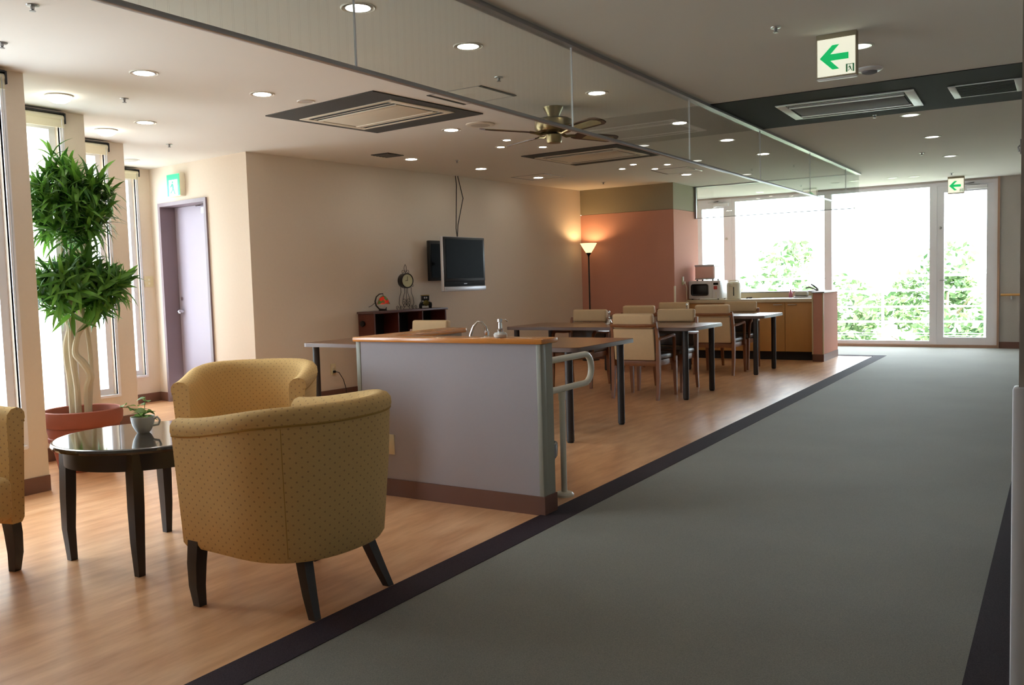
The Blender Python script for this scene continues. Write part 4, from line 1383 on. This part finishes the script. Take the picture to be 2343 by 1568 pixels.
# television on a swing arm, parallel to the wall
tv = empty('television', (-6.03, 8.60, 1.13), tvA + R(3), 'silver-edged flat television hanging out from the wall', 'television')
MB().box(-.4, .4, -.02, .022, 0, .635, .008).build('cabinet', 'silver', tv)
MB().box(-.392, .392, -.032, -.018, .115, .628, .004).build('bezel', 'black', tv)
MB().box(-.36, .36, -.0345, -.031, .15, .605).build('screen', 'screen', tv)
MB().box(-.392, .392, -.026, -.018, .058, .115, .003).build('speaker_strip', 'softblack', tv)
MB().box(-.4, .4, -.036, -.02, .0, .055, .006).build('silver_bar', 'silver', tv)
MB().box(-.03, .03, -.028, -.025, .082, .09).build('maker_badge', 'silver', tv)
MB().box(-.15, .15, .022, .12, .18, .5, .01).build('rear_housing', 'black', tv)
MB().tube([(.1, .12, .34), (.14, .3, .34), (.13, .435, .34)], .025, 8).build('swing_arm', 'softblack', tv)
bp = empty('black_flat_panel', (-6.53, 9.05, 1.26), tvA, 'flat black panel fixed to the wall behind the television', 'panel')
MB().box(-.44, .25, -.045, .0, 0, .49, .006).build('panel_body', 'black', bp)
MB().box(-.41, .22, -.048, -.044, .04, .45).build('panel_face', 'screen', bp)
MB().box(.05, .2, .0, .045, .15, .3).build('wall_bracket', 'softblack', bp)
for (nm, pts, lab) in (('television_cable', [(-6.54, 9.22, 2.575), (-6.5, 9.18, 2.45), (-6.47, 9.12, 2.2), (-6.4, 9.0, 1.9), (-6.2, 8.75, 1.7)], 'dark cable looping from the ceiling to the television'),
                      ('television_cable', [(-6.54, 9.27, 2.579), (-6.51, 9.33, 2.3), (-6.44, 9.1, 1.95), (-6.25, 8.8, 1.68)], 'second dark cable hanging straight down to the television')):
    c = MB().tube(pts, .006, 7).build(nm, 'cable')
    tag(c, lab, 'cable', 'television cables')

# torchiere in the corner
fl = empty('floor_lamp', (-6.06, 11.93, 0), 0, 'lit torchiere floor lamp in the pink corner', 'floor lamp')
MB().lathe([(.13, 0), (.13, .012), (.1, .022), (.02, .032), (.012, .05)], 32).build('base', 'black', fl)
MB().tube([(0, 0, .03), (0, 0, 1.60)], .011, 10).build('pole', 'black', fl)
MB().lathe([(.012, 1.56), (.016, 1.58), (.04, 1.615), (.042, 1.62), (.001, 1.622)], 20).build('cup', 'black', fl)
MB().lathe([(.038, 1.615), (.05, 1.635), (.085, 1.69), (.122, 1.755), (.125, 1.762), (.12, 1.762), (.08, 1.69), (.045, 1.64), (.03, 1.622)], 36).build('shade', 'shade_on', fl)
bl = bpy.data.lights.new('torchiere_bulb', 'POINT')
bl.energy = 17
bl.color = (1.0, .68, .34)
bl.shadow_soft_size = .035
blo = bpy.data.objects.new('torchiere_bulb', bl)
blo.location = (0, 0, 1.70)
COL.objects.link(blo)
blo.parent = fl


# wall plates
def plate(name, p, rz, w, hh, lab, cat='socket'):
    e = empty(name, p, rz, lab, cat)
    MB().box(-w / 2, w / 2, -.008, -.0005, -hh / 2, hh / 2, .002).build('cover', 'beigeplate', e)
    for z in (-.02, .02):
        MB().box(-.012, .012, -.0095, -.008, z - .012, z + .012, .001).build('insert', 'offwhite', e)
    return e


o1 = plate('wall_socket', (-6.769, 7.114, .325), tvA, .07, .12, 'beige wall socket with a black plug under the table by the bookcase')
MB().box(-.012, .012, -.035, -.0095, -.04, -.015, .003).build('plug', 'black', o1)
MB().tube([(0, -.035, -.028), (.03, -.06, -.035), (.09, -.06, -.12), (.13, -.05, -.22), (.125, -.06, -.315), (.3, -.06, -.318)], .0045, 6).build('cord', 'cable', o1)
plate('switch_plate', (-8.63, 6.22, 1.34), R(90), .11, .12, 'beige switch plate beside the lavender door', 'switch')
o2 = plate('wall_socket', (-4.79, 12.47, 1.16), R(90), .07, .12, 'wall socket with white plugs beside the microwave')
o2.rotation_euler = (0, 0, R(90))
o2.scale = (1, 1, 1)
MB().box(-.018, .018, -.04, -.0095, -.045, -.012, .005).build('plug', 'offwhite', o2)
MB().tube([(0, -.04, -.03), (.02, -.055, -.1), (.03, -.05, -.2), (.06, -.04, -.28)], .005, 6).build('cord', 'offwhite', o2)

# ------------------------------------------------------------------ kitchenette
lw = struct(empty('wall_kitchenette_end', (0, 0, 0)), 'low pink wall at the end of the kitchenette')
lb = struct(empty('wall_kitchenette_back', (0, 0, 0)), 'low pink wall behind the kitchenette worktop')
MB().box(-2.925, -2.785, 12.51, 13.40, .1, .945).build('end_wall', 'pink', lw)
MB().box(-4.79, -2.925, 13.26, 13.40, .1, .945).build('back_wall', 'pink', lb)
MB().box(-2.93, -2.78, 12.5, 13.405, 0, .1).build('baseboard', 'base', lw)
MB().box(-4.79, -2.93, 13.255, 13.405, 0, .1).build('baseboard', 'base', lb)
MB().box(-2.945, -2.77, 12.495, 13.415, .945, .962, .003).build('cap', 'grey_alu', lw)
MB().box(-4.79, -2.945, 13.245, 13.415, .945, .962, .003).build('cap', 'grey_alu', lb)
MB().box(-4.787, -2.93, 13.243, 13.26, .872, .945).build('backsplash', 'worktop', lb)
for x in (-2.93, -2.79):
    MB().box(x - .008, x + .008, 12.5, 12.52, .1, .945, .002).build('corner_trim', 'beigeplate', lw)
KX0, KX1 = -4.786, -2.932
cxs = [KX0, KX0 + .463, KX0 + .926, -3.335, KX1]
labs = ['honey wood cabinet unit under the microwave', 'honey wood cabinet unit under the water boiler', 'honey wood cabinet unit behind the dining chairs', 'honey wood cabinet unit beside the low pink wall']
for i in range(4):
    a, b = cxs[i], cxs[i + 1]
    k = empty('kitchen_cabinet', ((a + b) / 2, 12.62, 0), 0, labs[i], 'cabinet', 'kitchenette cabinets')
    hw = (b - a) / 2 - .001
    MB().box(-hw, hw, .02, .6, .12, .82).build('body', 'cabinet', k)
    MB().box(-hw, hw, .05, .58, 0, .12).build('toe_kick', 'toekick', k)
    dr_ = MB().box(-hw + .002, hw - .002, 0, .019, .125, .815, .002).build('door', 'cabinet', k)
    hx = hw - .1 if i % 2 == 0 else -hw + .1
    MB().tube([(hx - .06, 0, .785), (hx - .055, -.022, .785), (hx + .055, -.022, .785), (hx + .06, 0, .785)], .006, 8).build('handle', 'steel', dr_)
wt = empty('worktop', (0, 0, .82), 0, 'beige kitchenette worktop with an inset steel sink', 'worktop')
MB().box(-4.787, -2.93, 12.595, 13.24, .0, .05, .004).build('slab', 'worktop', wt)
MB().box(-3.75, -3.25, 12.75, 13.1, .049, .053, .001).build('sink_rim', 'steel', wt)
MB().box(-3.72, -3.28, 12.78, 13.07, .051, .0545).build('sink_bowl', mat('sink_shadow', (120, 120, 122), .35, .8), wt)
KT = .87
mw = empty('microwave_oven', (-4.535, 12.68, KT), 0, 'white microwave oven on the kitchenette worktop', 'microwave')
MB().box(-.24, .24, .015, .36, .012, .28, .008).build('body', 'acwhite', mw)
MB().box(-.24, .12, 0, .016, .014, .278, .006).build('door', 'acwhite', mw)
MB().box(-.198, .065, -.004, .002, .06, .235, .03).build('window', 'black', mw)
MB().box(.122, .24, 0, .016, .014, .278, .006).build('control_panel', 'acwhite', mw)
MB().box(.14, .215, -.003, .001, .215, .25, .002).build('display', 'softblack', mw)
MB().box(.145, .2, -.003, .001, .15, .2, .001).build('sticker', 'redprint', mw)
for z in (.04, .07, .1):
    MB().tube([(.18, .001, z), (.18, -.006, z)], .009, 10).build('button', 'offwhite', mw)
for sx in (-1, 1):
    for y in (.04, .33):
        MB().tube([(sx * .2, y, 0), (sx * .2, y, .014)], .012, 10).build('foot', 'rubber', mw)
tw = empty('towel_warmer', (-4.545, 12.72, KT + .28), 0, 'pink-fronted towel warmer box standing on the microwave', 'appliance')
MB().box(-.145, .145, .012, .3, .03, .23, .006).build('body', 'pinkplastic', tw)
MB().box(-.15, .15, 0, .3, .21, .24, .005).build('top_trim', 'silver', tw)
MB().box(-.15, .15, 0, .3, .018, .036, .004).build('bottom_trim', 'silver', tw)
MB().box(-.14, .14, -.006, .012, .04, .208, .004).build('door', 'pinkplastic', tw)
MB().box(.146, .152, .02, .28, .04, .205).build('side_panel', 'offwhite', tw)
for sx in (-1, 1):
    for y in (.03, .27):
        MB().tube([(sx * .12, y, 0), (sx * .12, y, .02)], .012, 10).build('foot', 'rubber', tw)
wb = empty('water_boiler', (-4.13, 12.82, KT), 0, 'cream water boiler jug beside the microwave', 'kettle')
MB().lathe([(.092, 0), (.1, .006), (.102, .2), (.098, .235), (.07, .255), (.001, .26)], 32).build('body', 'offwhite', wb)
MB().box(-.03, .02, -.125, -.09, .19, .235, .01).build('spout', 'offwhite', wb)
MB().box(.022, .034, -.107, -.096, .05, .18, .003).build('level_window', 'black', wb)
MB().tube([(-.1, 0, .2), (-.06, 0, .275), (.06, 0, .275), (.1, 0, .2)], .008, 8).build('carry_handle', 'offwhite', wb)
kc = MB().tube(scroll(0, 0, .045, .03, 0, 2.3, 0), .007, 7)
kc.v = [(x, z * .7, .012 + .012 * math.sin(i * .1)) for i, (x, _, z) in enumerate(kc.v)]
tag(kc.build('coiled_cord', 'cable', loc=(-3.93, 12.9, KT)), 'black cord coiled beside the water boiler', 'cord')
sb = empty('soap_bottle', (-3.385, 13.13, KT), 0, 'pink soap bottle on the kitchenette worktop', 'bottle')
MB().lathe([(.026, 0), (.028, .004), (.026, .07), (.014, .09), (.009, .1)], 18).build('bottle', 'pinksoap', sb)
MB().lathe([(.011, .1), (.011, .112), (.005, .118), (.004, .135), (.001, .136)], 12).build('pump', 'pinksoap', sb)
tr_ = empty('dish_tray', (-3.2, 13.1, KT), 0, 'steel dish tray with wire end on the worktop', 'tray')
MB().box(-.12, .14, -.08, .08, 0, .02, .004).build('pan', 'steel', tr_)
MB().tube([(.14, -.07, .01), (.14, -.07, .06), (.14, .07, .06), (.14, .07, .01)], .003, 6).build('wire_end', 'steel', tr_)
tg = tag(MB().box(-.09, .09, -.06, .06, 0, .07, .022, seg=3).build('folded_towel', 'towel', loc=(-3.22, 13.1, KT + .02)), 'white folded towel lying in the dish tray', 'towel')
kf = empty('sink_faucet', (-3.0, 13.09, KT), R(200), 'dark lever faucet at the end of the worktop', 'faucet')
MB().lathe([(.026, 0), (.026, .05), (.022, .11), (.02, .13), (.001, .135)], 18).build('base', 'grey_alu', kf)
MB().tube([(0, 0, .1), (.1, 0, .15), (.16, 0, .135)], .012, 8).build('spout', 'grey_alu', kf)
MB().tube([(0, 0, .13), (.05, 0, .17), (.085, 0, .19)], .011, 8).build('lever', 'black', kf)

# handrail on the far grey wall, latch near the camera
wr = empty('wall_handrail', (-.80, WY, .8), 0, 'honey wood handrail on the grey wall beside the balcony door', 'handrail')
MB().tube([(0, -.07, .01), (.66, -.07, .01)], .018, 12).build('rail', 'cabinet', wr)
for x in (.14, .55):
    MB().tube([(x, -.07, 0), (x, -.06, -.05), (x, -.0, -.05)], .01, 8).build('bracket', 'steel', wr)
la = empty('door_latch', (-.08, 2.25, 1.49), 0, 'small grey metal catch on the corridor wall corner', 'latch')
MB().box(-.004, 0, -.012, .012, -.016, .016, .001).build('plate', 'grey_alu', la)
MB().tube([(-.004, 0, .004), (-.008, 0, 0), (-.006, 0, -.01)], .002, 6).build('hook', 'grey_alu', la)
